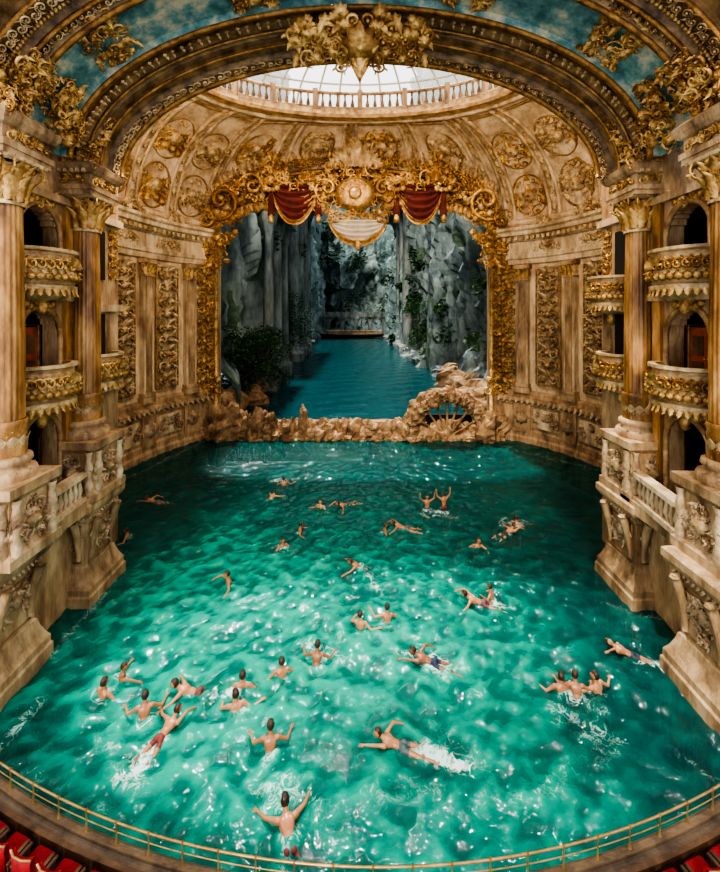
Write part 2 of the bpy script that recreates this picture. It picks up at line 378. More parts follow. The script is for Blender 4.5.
V=mb.V[-1]; mb.V[-1]=np.stack([V[:,0]*1.15+C[0],C[1]-V[:,2],V[:,1]+C[2]],1)
mb.add(ell(C+[0,-.5,0],(.62,.2,.62),16,10),BRASS)
for k in range(16): 
    a=k*pi/8; mb.add(ell((C[0]+1.3*math.cos(a),C[1]-.6,C[2]+1.13*math.sin(a)),(.1,.1,.1),6,5),GOLDP)
cluster(mb,C+[0,.3,0],U,Zv,Nn,10,4.4,60,GOLD,.5,1.1,seed=11,dz=1.4)
cluster(mb,C+[0,.2,2.8],U,Zv,Nn,5,2.6,26,GOLD,.45,.95,seed=12,dz=1.5)
for sd in(-1,1):
    put(mb,SCR,C+[sd*2.6,.1,.3],U,Zv,Nn,1.6,mir=sd,m=GOLD,dz=1.4); put(mb,SCR,C+[sd*1.7,0,2.4],U,Zv,Nn,1.15,mir=-sd,rot=.4*sd,m=GOLD,dz=1.5)
    for j in range(6): put(mb,LEAFT,C+[sd*(.2+j*.3),0,2.5],U,Zv,Nn,2.2-j*.25,rot=-sd*(.05+j*.24),m=GOLDP,dz=1.2)
    cluster(mb,C+[sd*7.8,.3,2.6],U,Zv,Nn,1.8,3.6,14,GOLD,.4,.8,seed=14,dz=1.5)
put(mb,SHELL,C+[0,-.2,3.6],U,Zv,Nn,1.1,m=GOLDP,dz=1.5)
mb.add(lathe(tuple(C+[0,-.1,4.6]),[(.5,0),(.6,.3),(.45,.6),(.3,.9),(.1,1.2),(.02,1.7)],12),GOLDP)
mb.obj('gilded_proscenium_arch')
def swag(mb,A,B,d0,d1,m,n=28,nv=22,folds=5,amp=.28,Nn=(0,-1,0)):
    A=np.array(A);B=np.array(B); P=np.zeros((n,nv,3))
    for i in range(n):
        u=i/(n-1)
        for j in range(nv):
            v=j/(nv-1); d=d0+(d1-d0)*v
            P[i,j]=A+(B-A)*u+np.array([0,0,-d*(4*u*(1-u))**.8-v*.5*abs(2*u-1)])+np.array(Nn)*(amp*math.sin(v*folds*2*pi)*(.35+.65*math.sin(pi*u))+.5*math.sin(pi*u))
    mb.add(grid(P),m)
mb=MB([CURT])
for a,b in((-8.3,-3.9),(3.4,7.8)):
    swag(mb,(a,39.5,24.0),(b,39.5,24.0),.1,3.5,CURT)
    swag(mb,(a,39.35,23.9),(b,39.35,23.9),3.4,3.8,GOLD,folds=1,nv=5)
    for xx in(a,b):
        P=[[(xx+.32*math.cos(t)*(.6+.5*z/3),39.3+.2*math.sin(t*5),23.6-z) for z in np.linspace(0,2.6,6)] for t in np.linspace(0,2*pi,20)]
        mb.add(grid(P),CURT); cluster(mb,(xx,39.1,23.9),U,Zv,Nn,1.6,1.8,9,GOLD,.4,.7,seed=2); mb.add(lathe((xx,39.2,20.3),[(.05,0),(.3,.05),(.26,.6),(.1,.8)],10),GOLD)
    cluster(mb,((a+b)/2,38.9,24.3),U,Zv,Nn,4.6,1.2,14,GOLD,.4,.75,seed=12)
mb.obj('burgundy_swag_curtain')
mb=MB([CREAM]); swag(mb,(-2.8,39.2,20.6),(2.4,39.2,20.6),.1,2.3,CREAM); swag(mb,(-2.9,39.1,20.7),(2.5,39.1,20.7),2.1,2.6,GOLD,folds=1,nv=5)
cluster(mb,(-.2,38.9,20.8),U,Zv,Nn,5.4,1.1,18,GOLD,.35,.7,seed=8)
mb.add(ell((-.2,38.6,18.2),(.3,.3,.6)),GOLD); mb.obj('cream_swag_drape')

# ------------------------------------------------------------ cove ceiling + oculus
AZ0,AA,AH=18.2,11.0,5.4
bk=np.stack([np.linspace(13.6,-14.6,41)[1:-1],np.full(39,41.)],1); ft=np.stack([np.linspace(-12.5,12.6,41)[1:-1],np.full(39,19.6)],1)
loop=np.concatenate([bk,LP,ft,RP[::-1]]); M=len(loop)
def zb(p):
    if p[1]>40.9: 
        q=(p[0]-OC)/13.7; return 20+4.4*math.sqrt(max(0,1-q*q))
    if p[1]<19.7 and abs(p[0])<AA: return max(20,AZ0+AH*math.sqrt(1-(p[0]/AA)**2)+.2)
    return 20
OX,OY,ORX,ORY,OZ=0,29.6,12.3,6.3,28.8
al=np.arctan2((loop[:,1]-OY)/ORY,(loop[:,0]-OX)/ORX); E=np.stack([OX+ORX*np.cos(al),OY+ORY*np.sin(al)],1); ZB=np.array([zb(p) for p in loop])
def cove(i,v,inset=0):
    c=1-math.cos(v*pi/2); xy=loop[i]+(E[i]-loop[i])*c; z=ZB[i]+(OZ-ZB[i])*math.sin(v*pi/2)
    if inset:
        d=(CEN-xy); d=d/np.linalg.norm(d); xy=xy+d*inset*(1-v*.7); z-=inset*v
    return np.array([xy[0],xy[1],z])
mb=MB([COVE]); vs=np.linspace(0,1,16)
mb.add(grid([[cove(i,v) for v in vs] for i in range(M)],True,False),COVE)
for i in range(0,M,10):
    for di in(-1,1): mb.add(tube([cove((i+di)%M,v,.08) for v in np.linspace(0,1,14)],.17,6),STONEL)
    for v in np.linspace(.08,.9,9):
        p=cove(i,v,.1); dU=cove((i+1)%M,v)-cove(i-1,v); dU/=np.linalg.norm(dU); dV=cove(i,v+.04)-cove(i,v-.04); dV/=np.linalg.norm(dV); Nr=np.cross(dU,dV)
        if Nr.dot(np.array([0,29,15])-p)<0: Nr=-Nr
        put(mb,LEAFT,p,dU,dV,Nr,.8,m=GOLDP); put(mb,SCR,p,dU,dV,Nr,.4,mir=1 if v>.5 else -1,m=GOLD)
for v,r in((.03,.3),(.92,.3),(.84,.12)):
    mb.add(tube([cove(i,v,.12) for i in range(M)],r,6,closed=True),GOLDP if r<.2 else STONEL)
for i in range(5,M,10):
    if loop[i][1]<21: continue
    for v,w in((.20,2.0),(.52,1.9)):
        p=cove(i,v,.1); dU=cove((i+1)%M,v)-cove(i-1,v); dU/=np.linalg.norm(dU); dV=cove(i,v+.04)-cove(i,v-.04); dV/=np.linalg.norm(dV)
        Nr=np.cross(dU,dV); 
        if Nr.dot(np.array([0,29,15])-p)<0: Nr=-Nr
        cluster(mb,p,dU,dV,Nr,w*1.6,w*1.9,22,GOLDP if i%20==5 else GOLD,.36,.75,seed=i)
        put(mb,ROS,p,dU,dV,Nr,1.2,m=GOLDP,dz=1.4)
        mb.add(tube([p+dU*1.5*math.cos(t)+dV*1.9*math.sin(t)+Nr*.08 for t in np.arange(24)*2*pi/24],.10,5,closed=True),GOLDP)
mb.obj('ceiling')
def ring(rx,ry,z,n=96): return [(OX+rx*math.cos(t),OY+ry*math.sin(t),z) for t in np.arange(n)*2*pi/n]
mb=MB([STONE])
P=[[(OX+(ORX+o_)*math.cos(t),OY+(ORY+o_)*math.sin(t),OZ+z) for o_,z in((.3,-.4),(-.35,-.35),(-.45,-.1),(-.2,0),(-.25,.45),(.5,.5))] for t in np.arange(96)*2*pi/96]
mb.add(grid(P,True,False),GOLDP,False)
for k in range(120):
    t=k*2*pi/120; mb.add(lathe((OX+(ORX-.1)*math.cos(t),OY+(ORY-.1)*math.sin(t),OZ+.5),[(.10,0),(.17,.3),(.06,.8),(.11,1.25)],6),BRONZE if k%6 else STONE)
    if k%6==0: mb.add(box((OX+(ORX-.1)*math.cos(t),OY+(ORY-.1)*math.sin(t),OZ+1.2),(.4,.4,1.7)),STONE,False)
mb.add(tube(ring(ORX-.1,ORY-.1,OZ+1.8),.14,6,closed=True),STONE); mb.add(tube(ring(ORX-.1,ORY-.1,OZ+.55),.12,6,closed=True),STONE)
mb.obj('oculus_balustrade')
mb=MB([WHITE]); n=44
def dome(t,v): return (OX+(ORX+.9)*math.cos(t)*math.cos(v*pi/2),OY+(ORY+.9)*math.sin(t)*math.cos(v*pi/2),OZ+.6+4.6*math.sin(v*pi/2))
mb.add(grid([[dome(t,v) for v in np.linspace(0,.98,10)] for t in np.arange(n)*2*pi/n],True,False),gl)
for k in range(n): mb.add(tube([dome(k*2*pi/n,v) for v in np.linspace(0,.97,12)],.09,5),WHITE)
for v in(.0,.3,.55,.8): mb.add(tube([dome(t,v) for t in np.arange(72)*2*pi/72],.08,5,closed=True),WHITE)
mb.obj('skylight_dome')

# ------------------------------------------------------------ foreground arch
def ap(ph,d,y): return np.array([(AA+d)*math.cos(ph),y,AZ0+(AH+d)*math.sin(ph)])
NP=96; PH=np.linspace(0,pi,NP+1)
mb=MB([BRONZE])
def band(prof,m,smooth=False): mb.add(grid([[ap(p,d,y) for y,d in prof] for p in PH]),m,smooth)
band([(12.2,14),(12.2,1.9),(11.9,1.9),(11.9,1.5),(12.2,1.4)],STONE)
band([(12.2,1.4),(12.5,1.2),(12.9,1.2),(12.9,1.0),(13.3,.95),(13.5,1.15),(13.8,1.15),(14.0,.95),(14.4,.95),(14.5,.8),(14.75,.8)],BRONZE)
band([(14.75,.8),(14.8,1.0),(16.7,.95),(16.75,.7)],FRESCO)
band([(16.75,.7),(16.95,.7),(17.0,.85),(17.1,.85),(17.3,.8),(17.3,.6),(17.6,.55),(17.8,.72),(18.0,.5),(18.3,.45),(18.3,.25),(18.6,.2),(18.75,.35),(18.9,.1),(19.1,.0),(19.5,0)],BRONZE)
band([(19.5,0),(19.6,2.5)],STONE)
for y,d,r,m in((12.2,1.3,.13,GOLD),(13.0,.95,.08,GOLD),(14.1,.9,.08,GOLD),(14.6,.75,.11,GOLD),(16.85,.65,.11,GOLD),(17.1,.75,.07,GOLD),(17.7,.5,.06,GOLD),(18.3,.3,.07,GOLD),(19.3,-.05,.13,GOLD)):
    mb.add(tube([ap(p,d,y) for p in PH],r,6),m)
for k in range(170):
    p=pi*(k+.5)/170; mb.add(ell(ap(p,.5,18.45),(.08,.08,.08),6,4),GOLD); mb.add(ell(ap(p,1.0,13.65),(.08,.08,.08),6,4),GOLD)
def afr(p):
    T=np.array([-(AA)*math.sin(p),0,AH*math.cos(p)]); T/=np.linalg.norm(T); N=np.cross(T,[0,1.,0]); 
    if N.dot(np.array([0,0,AZ0-2])-np.array([AA*math.cos(p),0,AZ0+AH*math.sin(p)]))<0:N=-N
    return T,np.array([0,1.,0]),N
for k in range(80):
    p=pi*(k+.5)/80; T,Vv,N=afr(p)
    put(mb,SCR,ap(p,.0,18.9),T,Vv,N,.32,rot=(0 if k%2 else pi),mir=1 if p<pi/2 else -1,m=GOLDP,dz=1.2)
    put(mb,SCR,ap(p,.9,14.25),T,Vv,N,.24,rot=(pi if k%2 else 0),mir=1 if p<pi/2 else -1,m=GOLDP,dz=1.2)
    put(mb,SCR,ap(p,.9,13.2),T,Vv,N,.30,rot=(pi if k%2 else 0),mir=1 if p<pi/2 else -1,m=GOLDP,dz=1.2)
    put(mb,LEAFT,ap(p,.65,17.2),T,Vv,N,.30,rot=.3*(k%2),m=GOLDP)
for p in (.30,.66,1.22,pi-1.22,pi-.66,pi-.30):
    T,Vv,N=afr(p)
    for y in(14.8,15.4,16.1,16.7): cluster(mb,ap(p,.9,y),T,Vv,N,1.6,.9,10,GOLD,.22,.45,seed=int(y*3+p*10))
for p in np.linspace(.15,pi-.15,26):
    q=ap(p,3.0,12.1); put(mb,SCR,q,U,Zv,Nn,1.0,rot=p-pi/2,mir=1 if p<pi/2 else -1,m=GOLD,dz=1.3)
for sd in(0,1):
    for p0,y,w in((.12,18.7,1.6),(.24,18.4,1.1),(.08,13.6,1.6),(.28,14.0,1.2),(.17,16.0,1.5)):
        p=p0 if sd==0 else pi-p0; T,Vv,N=afr(p); cluster(mb,ap(p,.45,y),T,Vv,N,w*1.3,w*1.3,18,GOLD,.22,.46,seed=int(p0*100),dz=1.6)
mb.obj('foreground_arch')
mb=MB([GOLD]); K=np.array([0,16.9,23.0]); Nk=np.array([0,-.55,-.83]); Vk=np.array([0,-.83,.55])
cluster(mb,K,U,Vk,Nk,5.2,2.4,64,GOLD,.3,.65,seed=21,dz=1.6)
put(mb,ROS,K+Nk*.3,U,Vk,Nk,1.4,m=GOLD,dz=1.2); mb.add(ell(K+Nk*.45,(.32,.25,.26),16,12),GOLDP)
for sd in(-1,1):
    put(mb,SCR,K+[sd*1.2,0,.1],U,Vk,Nk,.85,mir=sd,m=GOLD,dz=1.5); put(mb,SCR,K+[sd*2.1,.2,.1],U,Vk,Nk,.7,mir=-sd,rot=pi*.8,m=GOLD,dz=1.5)
    for j in range(4): put(mb,LEAFT,K+[sd*.25*j,0,-.2],U,-Vk,Nk,1.15-.15*j,rot=sd*.3*j,m=GOLD,dz=1.6)
mb.add(lathe(tuple(K+[0,.2,-1.2]),[(.02,0),(.18,.25),(.25,.55),(.12,.9),(.3,1.1)],10),GOLD)
mb.obj('keystone_cartouche')

# ------------------------------------------------------------ piers and columns
PZ=4.15
def capital(mb,c,r,z,h):
    mb.add(lathe((c[0],c[1],z),[(r*1.1,-.15),(r*1.15,-.05),(r,.0),(r*1.0,h*.5),(r*1.35,h*.85)],24),GOLDP)
    for tier,(zz,sc,nn) in enumerate(((0,h*.62,10),(h*.3,h*.62,10))):
        for k in range(nn):
            a=(k+.5*tier)*2*pi/nn; d=np.array([math.cos(a),math.sin(a),0]); t=np.array([-d[1],d[0],0])
            put(mb,LEAFT,np.array([c[0],c[1],z+zz])+d*r*.98,t,Zv,d,sc,m=GOLD,dz=1.1)
    for k in range(4):
        a=pi/4+k*pi/2; d=np.array([math.cos(a),math.sin(a),0]); t=np.array([-d[1],d[0],0])
        for sd in(-1,1): put(mb,SCR,np.array([c[0],c[1],z+h*.78])+d*r*1.35+t*sd*.12,d,Zv,t*sd,h*.34,m=GOLD)
    for k in range(4):
        a=k*pi/2; d=np.array([math.cos(a),math.sin(a),0]); t=np.array([-d[1],d[0],0]); put(mb,ROS,np.array([c[0],c[1],z+h*.85])+d*r*1.3,t,Zv,d,h*.3,m=GOLD)
    mb.add(sq((c[0],c[1],z),[(r*1.3,h*.88),(r*1.6,h*.92),(r*1.65,h*1.0),(0.01,h)]),GOLDP,False)
def flute(t): return 1-.07*abs(math.sin(t*10))**3
def pier(name,pc,cc,sd,hw=1.0):
    mb=MB([STONE]); x,y=pc
    mb.add(sq((x,y,0),[(hw*1.40,-2.5),(hw*1.40,.35),(hw*1.34,.42),(hw*1.34,.65),(hw*1.22,.85),(hw*1.10,1.15),(hw*1.04,1.4),(hw*.98,1.45),(hw*.98,3.2),(hw*1.08,3.3),(hw*1.1,3.45),(hw*1.3,3.65),(hw*1.38,3.8),(hw*1.38,4.05),(hw*1.25,PZ),(.01,PZ)]),STONE,False)
    for O,Ud,Nd in ((np.array([x,y-hw*.98,0]),np.array([1.,0,0]),np.array([0,-1.,0])),(np.array([x-sd*hw*.98,y,0]),np.array([0,1.,0]),np.array([-sd*1.,0,0]))):
        mb.add(tube([O+Ud*a*hw*.76+Zv*b+Nd*.02 for a,b in((-1,1.6),(1,1.6),(1,3.1),(-1,3.1))],.05,4,closed=True),CARVED,False)
        for j in(-.70,.70):
            pts=[O+Nd*(.06+.34*(k/13)**1.8)+Zv*(1.7+1.75*k/13)+Ud*j*hw for k in range(14)]
            mb.add(tube(pts,[.09+.08*k/13 for k in range(14)],6),STONE); put(mb,LEAFT,O+Nd*.1+Zv*2.5+Ud*j*hw,Ud,Zv,Nd,.6,m=CARVED,dz=1.2)
            put(mb,SCR,O+Nd*.42+Zv*3.35+Ud*j*hw,Ud,Zv,Nd,.2,m=CARVED)
        cluster(mb,O+Nd*.02+Zv*2.5,Ud,Zv,Nd,1.2,1.3,22,CARVED,.16,.34,seed=int(y),dz=1.5)
        put(mb,ROS,O+Nd*.08+Zv*2.6,Ud,Zv,Nd,.5,m=CARVED)
        for j in np.linspace(-1,1,11): put(mb,LEAFT,O+Nd*.16+Zv*3.68+Ud*j*hw*1.0,Ud,-Zv,Nd,.26,m=CARVED)
    cx,cy=cc; r=.55
    mb.add(sq((cx,cy,0),[(1.1,PZ),(1.1,PZ+.3),(.95,PZ+.4),(.92,PZ+.5),(.92,6.1),(1.0,6.2),(1.1,6.3),(1.1,6.6),(.01,6.6)]),STONE,False)
    for O,Ud,Nd in ((np.array([cx,cy-.92,5.3]),np.array([1.,0,0]),np.array([0,-1.,0])),(np.array([cx-sd*.92,cy,5.3]),np.array([0,1.,0]),np.array([-sd*1.,0,0]))):
        cluster(mb,O,Ud,Zv,Nd,1.6,1.3,26,CARVED,.18,.36,seed=2,dz=1.6); put(mb,ROS,O,Ud,Zv,Nd,.6,m=GOLDP,dz=1.5)
        for j in(-.75,.75): mb.add(lathe(tuple(O+Ud*j+Nd*.08+[0,0,-.85]),[(.14,0),(.18,.3),(.10,.7),(.17,1.1),(.10,1.5),(.16,1.75)],8),CARVED)
    mb.add(lathe((cx,cy,0),[(r*1.6,6.6),(r*1.65,6.75),(r*1.55,6.9),(r*1.25,6.95),(r*1.2,7.05),(r*1.4,7.15),(r*1.35,7.3),(r*1.1,7.35)],32),STONE)
    mb.add(lathe((cx,cy,0),[(r*1.08,7.3),(r*1.12,7.6),(r*1.08,8.3),(r*1.15,8.4),(r*1.05,8.5)],32),MARBLE)
    for k in range(12):
        a=k*pi/6; d=np.array([math.cos(a),math.sin(a),0]); t=np.array([-d[1],d[0],0]); put(mb,LEAFT,np.array([cx,cy,7.4])+d*r*1.02,t,Zv,d,.65,m=GOLDP,dz=.4); put(mb,SCR,np.array([cx,cy,8.1])+d*r*1.02,t,Zv,d,.2,m=GOLD,dz=.8); put(mb,LEAFT,np.array([cx,cy,6.65])+d*r*1.5,t,Zv,d,.3,m=CARVED,dz=.4)
    mb.add(lathe((cx,cy,0),[(r*1.0,8.5),(r*1.0,11),(r*.94,13.5),(r*.88,15.6)],80,mod=flute),MARBLE)
    capital(mb,cc,r*.92,15.6,1.35)
    bx=cx+sd*1.0
    mb.add(box((bx,cy+.25,11.4),(.9,1.5,9.2)),MARBLE,False); mb.add(box((bx,cy+.25,7.0),(1.15,1.8,.7)),STONE,False); mb.add(box((bx,cy+.25,5.4),(1.2,1.9,2.6)),STONE,False)
    for dx in(-.3,-.1,.1,.3): mb.add(tube([(bx+dx,cy-.5,8),(bx+dx,cy-.5,15.4)],.07,6),MARBLE)
    mb.add(box((bx,cy+.25,16.2),(1.2,1.8,.9)),GOLDP,False)
    for dx in(-.4,0,.4): put(mb,LEAFT,(bx+dx,cy-.6,15.5),U,Zv,Nn,.8,m=GOLD,dz=1.3)
    ex=cx+sd*.4
    mb.add(sq((ex,cy,0),[(1.0,16.9),(1.0,17.1),(1.05,17.1),(1.05,17.3),(.95,17.35),(.95,17.75),(1.05,17.8),(1.15,17.95),(1.2,18.15),(1.0,18.35),(.01,18.35)],sx=1.2),STONE,False)
    cluster(mb,np.array([ex,cy-.97,17.55]),U,Zv,Nn,2.0,.35,12,GOLD,.18,.30,seed=5)
    cluster(mb,np.array([ex-sd*1.16,cy,17.55]),np.array([0,1.,0]),Zv,np.array([-sd*1.,0,0]),1.6,.35,12,GOLD,.18,.30,seed=5)
    for k in range(9): mb.add(box((ex-1.0+k*.25,cy-1.1,17.85),(.12,.15,.14)),GOLDP,False)
    cluster(mb,np.array([cx-sd*.3,cy-1.0,18.4]),U,Zv,Nn,1.6,.9,14,GOLD,.2,.38,seed=8,dz=1.6)
    mb.obj(name)
PIERS=[('corinthian_column_pier',(-12.15,13.6),(-11.6,13.7),-1,.92),('corinthian_column_pier',(-12.3,18.35),(-11.98,18.4),-1,.95),('corinthian_column_pier',(12.35,18.3),(12.2,18.4),1,.97),('corinthian_column_pier',(11.55,12.9),(11.65,13.2),1,.98)]
for p in PIERS: pier(*p)
def balcony(c,z,R,h,d,name,stretch=1.0):
    mb=MB([GOLDP]); d=np.array([d[0],d[1],0.]); t=np.array([-d[1],d[0],0]); c=np.array([c[0],c[1],0.]); an=np.linspace(-pi/2,pi/2,25)
    def q(a,r,zz): return c+t*r*math.sin(a)*stretch+d*r*math.cos(a)*.85+Zv*(z+zz)
    prof=[(.05,-.55),(R*.45,-.45),(R*.8,-.2),(R*1.0,-.1),(R*1.02,.05),(R*.92,.1),(R*1.0,.3),(R*1.05,.5),(R*.93,h*.8),(R*.95,h*.88),(R*1.05,h*.92),(R*1.05,h),(R*.85,h),(R*.82,.1),(.05,.05)]
    mb.add(grid([[q(a,r,zz) for r,zz in prof] for a in an]),GOLDP,False)
    for a in np.linspace(-pi/2+.12,pi/2-.12,15):
        N_=t*math.sin(a)+d*math.cos(a); T_=t*math.cos(a)-d*math.sin(a)
        put(mb,SCR,q(a,R*1.0,h*.5),T_,Zv,N_,h*.30,mir=1 if a>0 else -1,m=GOLD,dz=1.6)
        put(mb,ROS,q(a,R*1.03,h*.25),T_,Zv,N_,h*.22,m=GOLD,dz=1.2)
        put(mb,LEAFT,q(a,R*.98,-.02),T_,-Zv,N_*.6,h*.24,m=GOLD)
    put(mb,SHELL,q(0,R*1.04,h*.5),t,Zv,d,h*.4,m=GOLD)
    mb.add(ell(q(0,R*.1,-.75),(.2,.2,.3)),GOLD)
    return mb.obj(name)
dn=[0]
for sd in(-1,1):
    mb=MB([STONE]); wx=sd*12.75; y0,y1=12.3,19.4; oy0,oy1=(15.3,17.25) if sd<0 else (14.9,16.9)
    ops=[(4.6,7.9),(9.2,12.1),(13.2,16.1)]
    ys=[y0]+list(np.linspace(oy0,oy1,15))+[y1]
    oc=(oy0+oy1)/2; ow=(oy1-oy0)/2
    for a,b in zip(ys[:-1],ys[1:]):
        m_=(a+b)/2; th=b-a
        if m_<oy0 or m_>oy1: mb.add(box((wx,m_,9.5),(.6,th,24)),STONE,False); continue
        cur=-2.5
        for z0,z1 in ops:
            zt=z1-ow+ow*math.sqrt(max(0,1-((m_-oc)/ow)**2))
            mb.add(box((wx,m_,(cur+z0)/2),(.6,th,z0-cur)),STONE,False); cur=zt
        mb.add(box((wx,m_,(cur+21.5)/2),(.6,th,21.5-cur)),STONE,False)
    for z0,z1 in ops:
        arcp=[(wx-sd*.35,oc-ow-.1,z0)]+[(wx-sd*.35,oc-(ow+.1)*math.cos(t),z1-ow+(ow+.1)*math.sin(t)) for t in np.linspace(0,pi,14)]+[(wx-sd*.35,oc+ow+.1,z0)]
        mb.add(tube(arcp,.12,6),GOLDP)
        cluster(mb,np.array([wx-sd*.35,oc,z1+.35]),np.array([0,1.,0]),Zv,np.array([-sd*1.,0,0]),1.8,.6,12,GOLD,.2,.36,seed=3)
    for z in(8.6,12.6,16.6): mb.add(box((wx-sd*.35,(y0+y1)/2,z),(.4,y1-y0,.3)),STONE,False)
    for yy in(y0+.5,oy0-.55,oy1+.5): mb.add(box((wx-sd*.38,yy,10.8),(.2,.45,11.4)),MARBLE,False)
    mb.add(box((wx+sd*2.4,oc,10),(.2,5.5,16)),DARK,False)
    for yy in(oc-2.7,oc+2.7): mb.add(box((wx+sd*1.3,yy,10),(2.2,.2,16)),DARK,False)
    for zz in(4.5,8.9,12.9,17.5): mb.add(box((wx+sd*1.3,oc,zz),(2.2,5.4,.2)),WOOD,False)
    xg=sd*12.2
    mb.add(box((xg,15.9,PZ-.1),(2.2,4.0,.5)),STONE,False); mb.add(box((xg+sd*.3,15.9,.8),(1.2,4.0,6.2)),STONE,False)
    mb.obj('wall_gallery_left' if sd<0 else 'wall_gallery_right')
    for z0 in(4.6,9.1,13.2):
        dn[0]+=1; mb=MB([DOORM]); xd=wx+sd*(.45 if z0==9.1 else 1.2)
        for j in(-1,1):
            mb.add(box((xd,oc+j*.42,z0+1.15),(.1,.8,2.3)),DOORM,False)
            for zz in(.6,1.6): mb.add(box((xd-sd*.06,oc+j*.42,z0+zz),(.05,.5,.75)),WOOD,False)
            mb.add(ell((xd-sd*.1,oc+j*.08,z0+1.1),(.05,.05,.05),8,6),BRASS)
        mb.add(tube([(xd-sd*.05,oc-.9,z0),(xd-sd*.05,oc-.9,z0+2.4),(xd-sd*.05,oc+.9,z0+2.4),(xd-sd*.05,oc+.9,z0)],.08,5),GOLD)
        mb.obj('door_%d'%dn[0])
    for z in(8.35,12.75): balcony((wx-sd*.3,oc),z+.2,1.4,1.45,(-sd,0),'opera_box_balcony',.95)
    for z,yy in((8.6,20.6),) if sd<0 else ((8.6,20.6),(12.4,21.4)): balcony((sd*12.9,yy),z,1.25,1.4,(-sd,0),'opera_box_balcony',1.0)
    mb=MB([STONE]); mb.add(box((sd*13.6,20.9,9.5),(1.4,3.0,21)),STONE,False)
    for z in(8.2,12.2,16.6): mb.add(box((sd*13.4,20.9,z),(1.5,3.1,.35)),STONEL,False)
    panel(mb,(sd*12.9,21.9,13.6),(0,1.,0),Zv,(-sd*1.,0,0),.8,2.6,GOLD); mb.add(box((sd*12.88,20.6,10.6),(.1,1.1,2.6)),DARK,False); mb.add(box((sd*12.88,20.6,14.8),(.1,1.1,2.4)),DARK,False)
    mb.obj('trim_return_'+('left' if sd<0 else 'right'))
    mb=MB([STONEL]); A=np.array([sd*11.25,14.8]) if sd<0 else np.array([sd*11.0,14.2]); B=np.array([sd*11.4,17.2]); Ln=np.linalg.norm(B-A); a=math.atan2(*(B-A)[::-1])
    mid=(A+B)/2
    mb.add(box(v3(mid,PZ+.2),(Ln,.42,.2),a),STONEL,False); mb.add(box(v3(mid,PZ+1.2),(Ln,.46,.18),a),STONEL,False)
    k=int(Ln/.3)
    for i in range(k):
        p=A+(B-A)*(i+.5)/k; mb.add(lathe((p[0],p[1],PZ+.28),[(.10,0),(.06,.1),(.13,.3),(.06,.62),(.09,.75),(.09,.87)],8),STONEL)
    mb.obj('stone_balustrade')

# ------------------------------------------------------------ river gorge behind the opening
def fnoise(x,y,z,o=5): return noise.fractal(Vector((x,y,z)),1.0,2.0,o)
def add_rock(mb,c,r,seed,m,nu=14,nv=10,rough=.35):
    V,F=ell((0,0,0),(1,1,1),nu,nv)
    V=np.array([np.array(v)*(1+rough*fnoise(v[0]*1.3+seed*3.1,v[1]*1.3,v[2]*1.3,4)*1.4) for v in V])*np.array(r)
    a=seed*1.7; c_,s_=math.cos(a),math.sin(a); V=np.stack([V[:,0]*c_-V[:,1]*s_,V[:,0]*s_+V[:,1]*c_,V[:,2]],1)
    mb.add((V+np.array(c),F),m,False)
def leaves(mb,q,r,n,rr,sz=.4):
    V=[];F=[]
    for k in range(n):
        d=np.array([rr.gauss(0,1),rr.gauss(0,1),rr.gauss(0,.8)]); d*=r/np.linalg.norm(d)*rr.random()**.4; p=np.array(q)+d
        a=np.array([rr.gauss(0,1),rr.gauss(0,1),rr.gauss(0,.5)]); a/=np.linalg.norm(a); b=np.cross(a,[rr.random(),rr.random(),1]); b/=np.linalg.norm(b); s=sz*(.7+.6*rr.random())
        i=len(V); V+=[p-a*s,p+b*s*.5,p+a*s,p-b*s*.5]; F.append([i,i+1,i+2,i+3])
    mb.add((np.array(V),F),LEAF,False)
def cliff(name,sd,base,m):
    mb=MB([m]); ny,nz=240,84; P=np.zeros((ny,nz,3))
    for i in range(ny):
        y=43+172*(i/(ny-1))**1.3
        for j in range(nz):
            z=-1+76*(j/(nz-1))
            w=fnoise(y*.06,z*.02,sd*7,4)*6+fnoise(y*.25,z*.07,sd*3,4)*3.2+fnoise(y*.6,z*.3,sd*5,3)*1.2
            w+=1.2*math.floor(2.5*fnoise(y*.12,z*.05,5+sd,2))
            rock=max(0,1-z/6)*(-2.0+1.6*fnoise(y*.3,z*.3,9,3))
            bx=base(y)+z*.05+w*min(1,(z+1)/5)*.8+rock
            P[i,j]=(sd*max(bx,base(y)-3),y,z)
    V,F=grid(P); cy=V[F].mean(1)
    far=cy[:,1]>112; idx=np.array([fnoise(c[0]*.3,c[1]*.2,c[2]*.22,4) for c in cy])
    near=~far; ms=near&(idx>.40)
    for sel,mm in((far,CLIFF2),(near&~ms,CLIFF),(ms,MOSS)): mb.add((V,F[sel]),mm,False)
    rr=random.Random(5+sd)
    for k in range(80):
        y=44+150*random.random()**1.6; r=.6+1.6*random.random(); add_rock(mb,(sd*(base(y)-1.6*random.random()-.3),y,1.3+.2*r),(r*1.3,r*1.5,r),k,ROCK if y<70 else CLIFF)
    for k in range(20):
        i=rr.randrange(8,170); j=rr.randrange(4,34); q=P[i,j]; leaves(mb,q+np.array([-sd*.6,0,0]),1.0+rr.random()*1.2*(1+i/90),110,rr,.30+i/320)
    return mb.obj(name)
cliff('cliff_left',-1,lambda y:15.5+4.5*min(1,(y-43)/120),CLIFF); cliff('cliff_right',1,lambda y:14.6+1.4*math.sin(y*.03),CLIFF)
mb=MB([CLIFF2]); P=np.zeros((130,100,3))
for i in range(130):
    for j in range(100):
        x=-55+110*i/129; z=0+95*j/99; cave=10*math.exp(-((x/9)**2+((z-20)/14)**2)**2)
        P[i,j]=(x,214+cave+fnoise(x*.06,z*.04,3,5)*9+fnoise(x*.25,z*.12,6,4)*4-4*math.floor(2*fnoise(x*.1,z*.03,8,2))-.012*x*x,z)
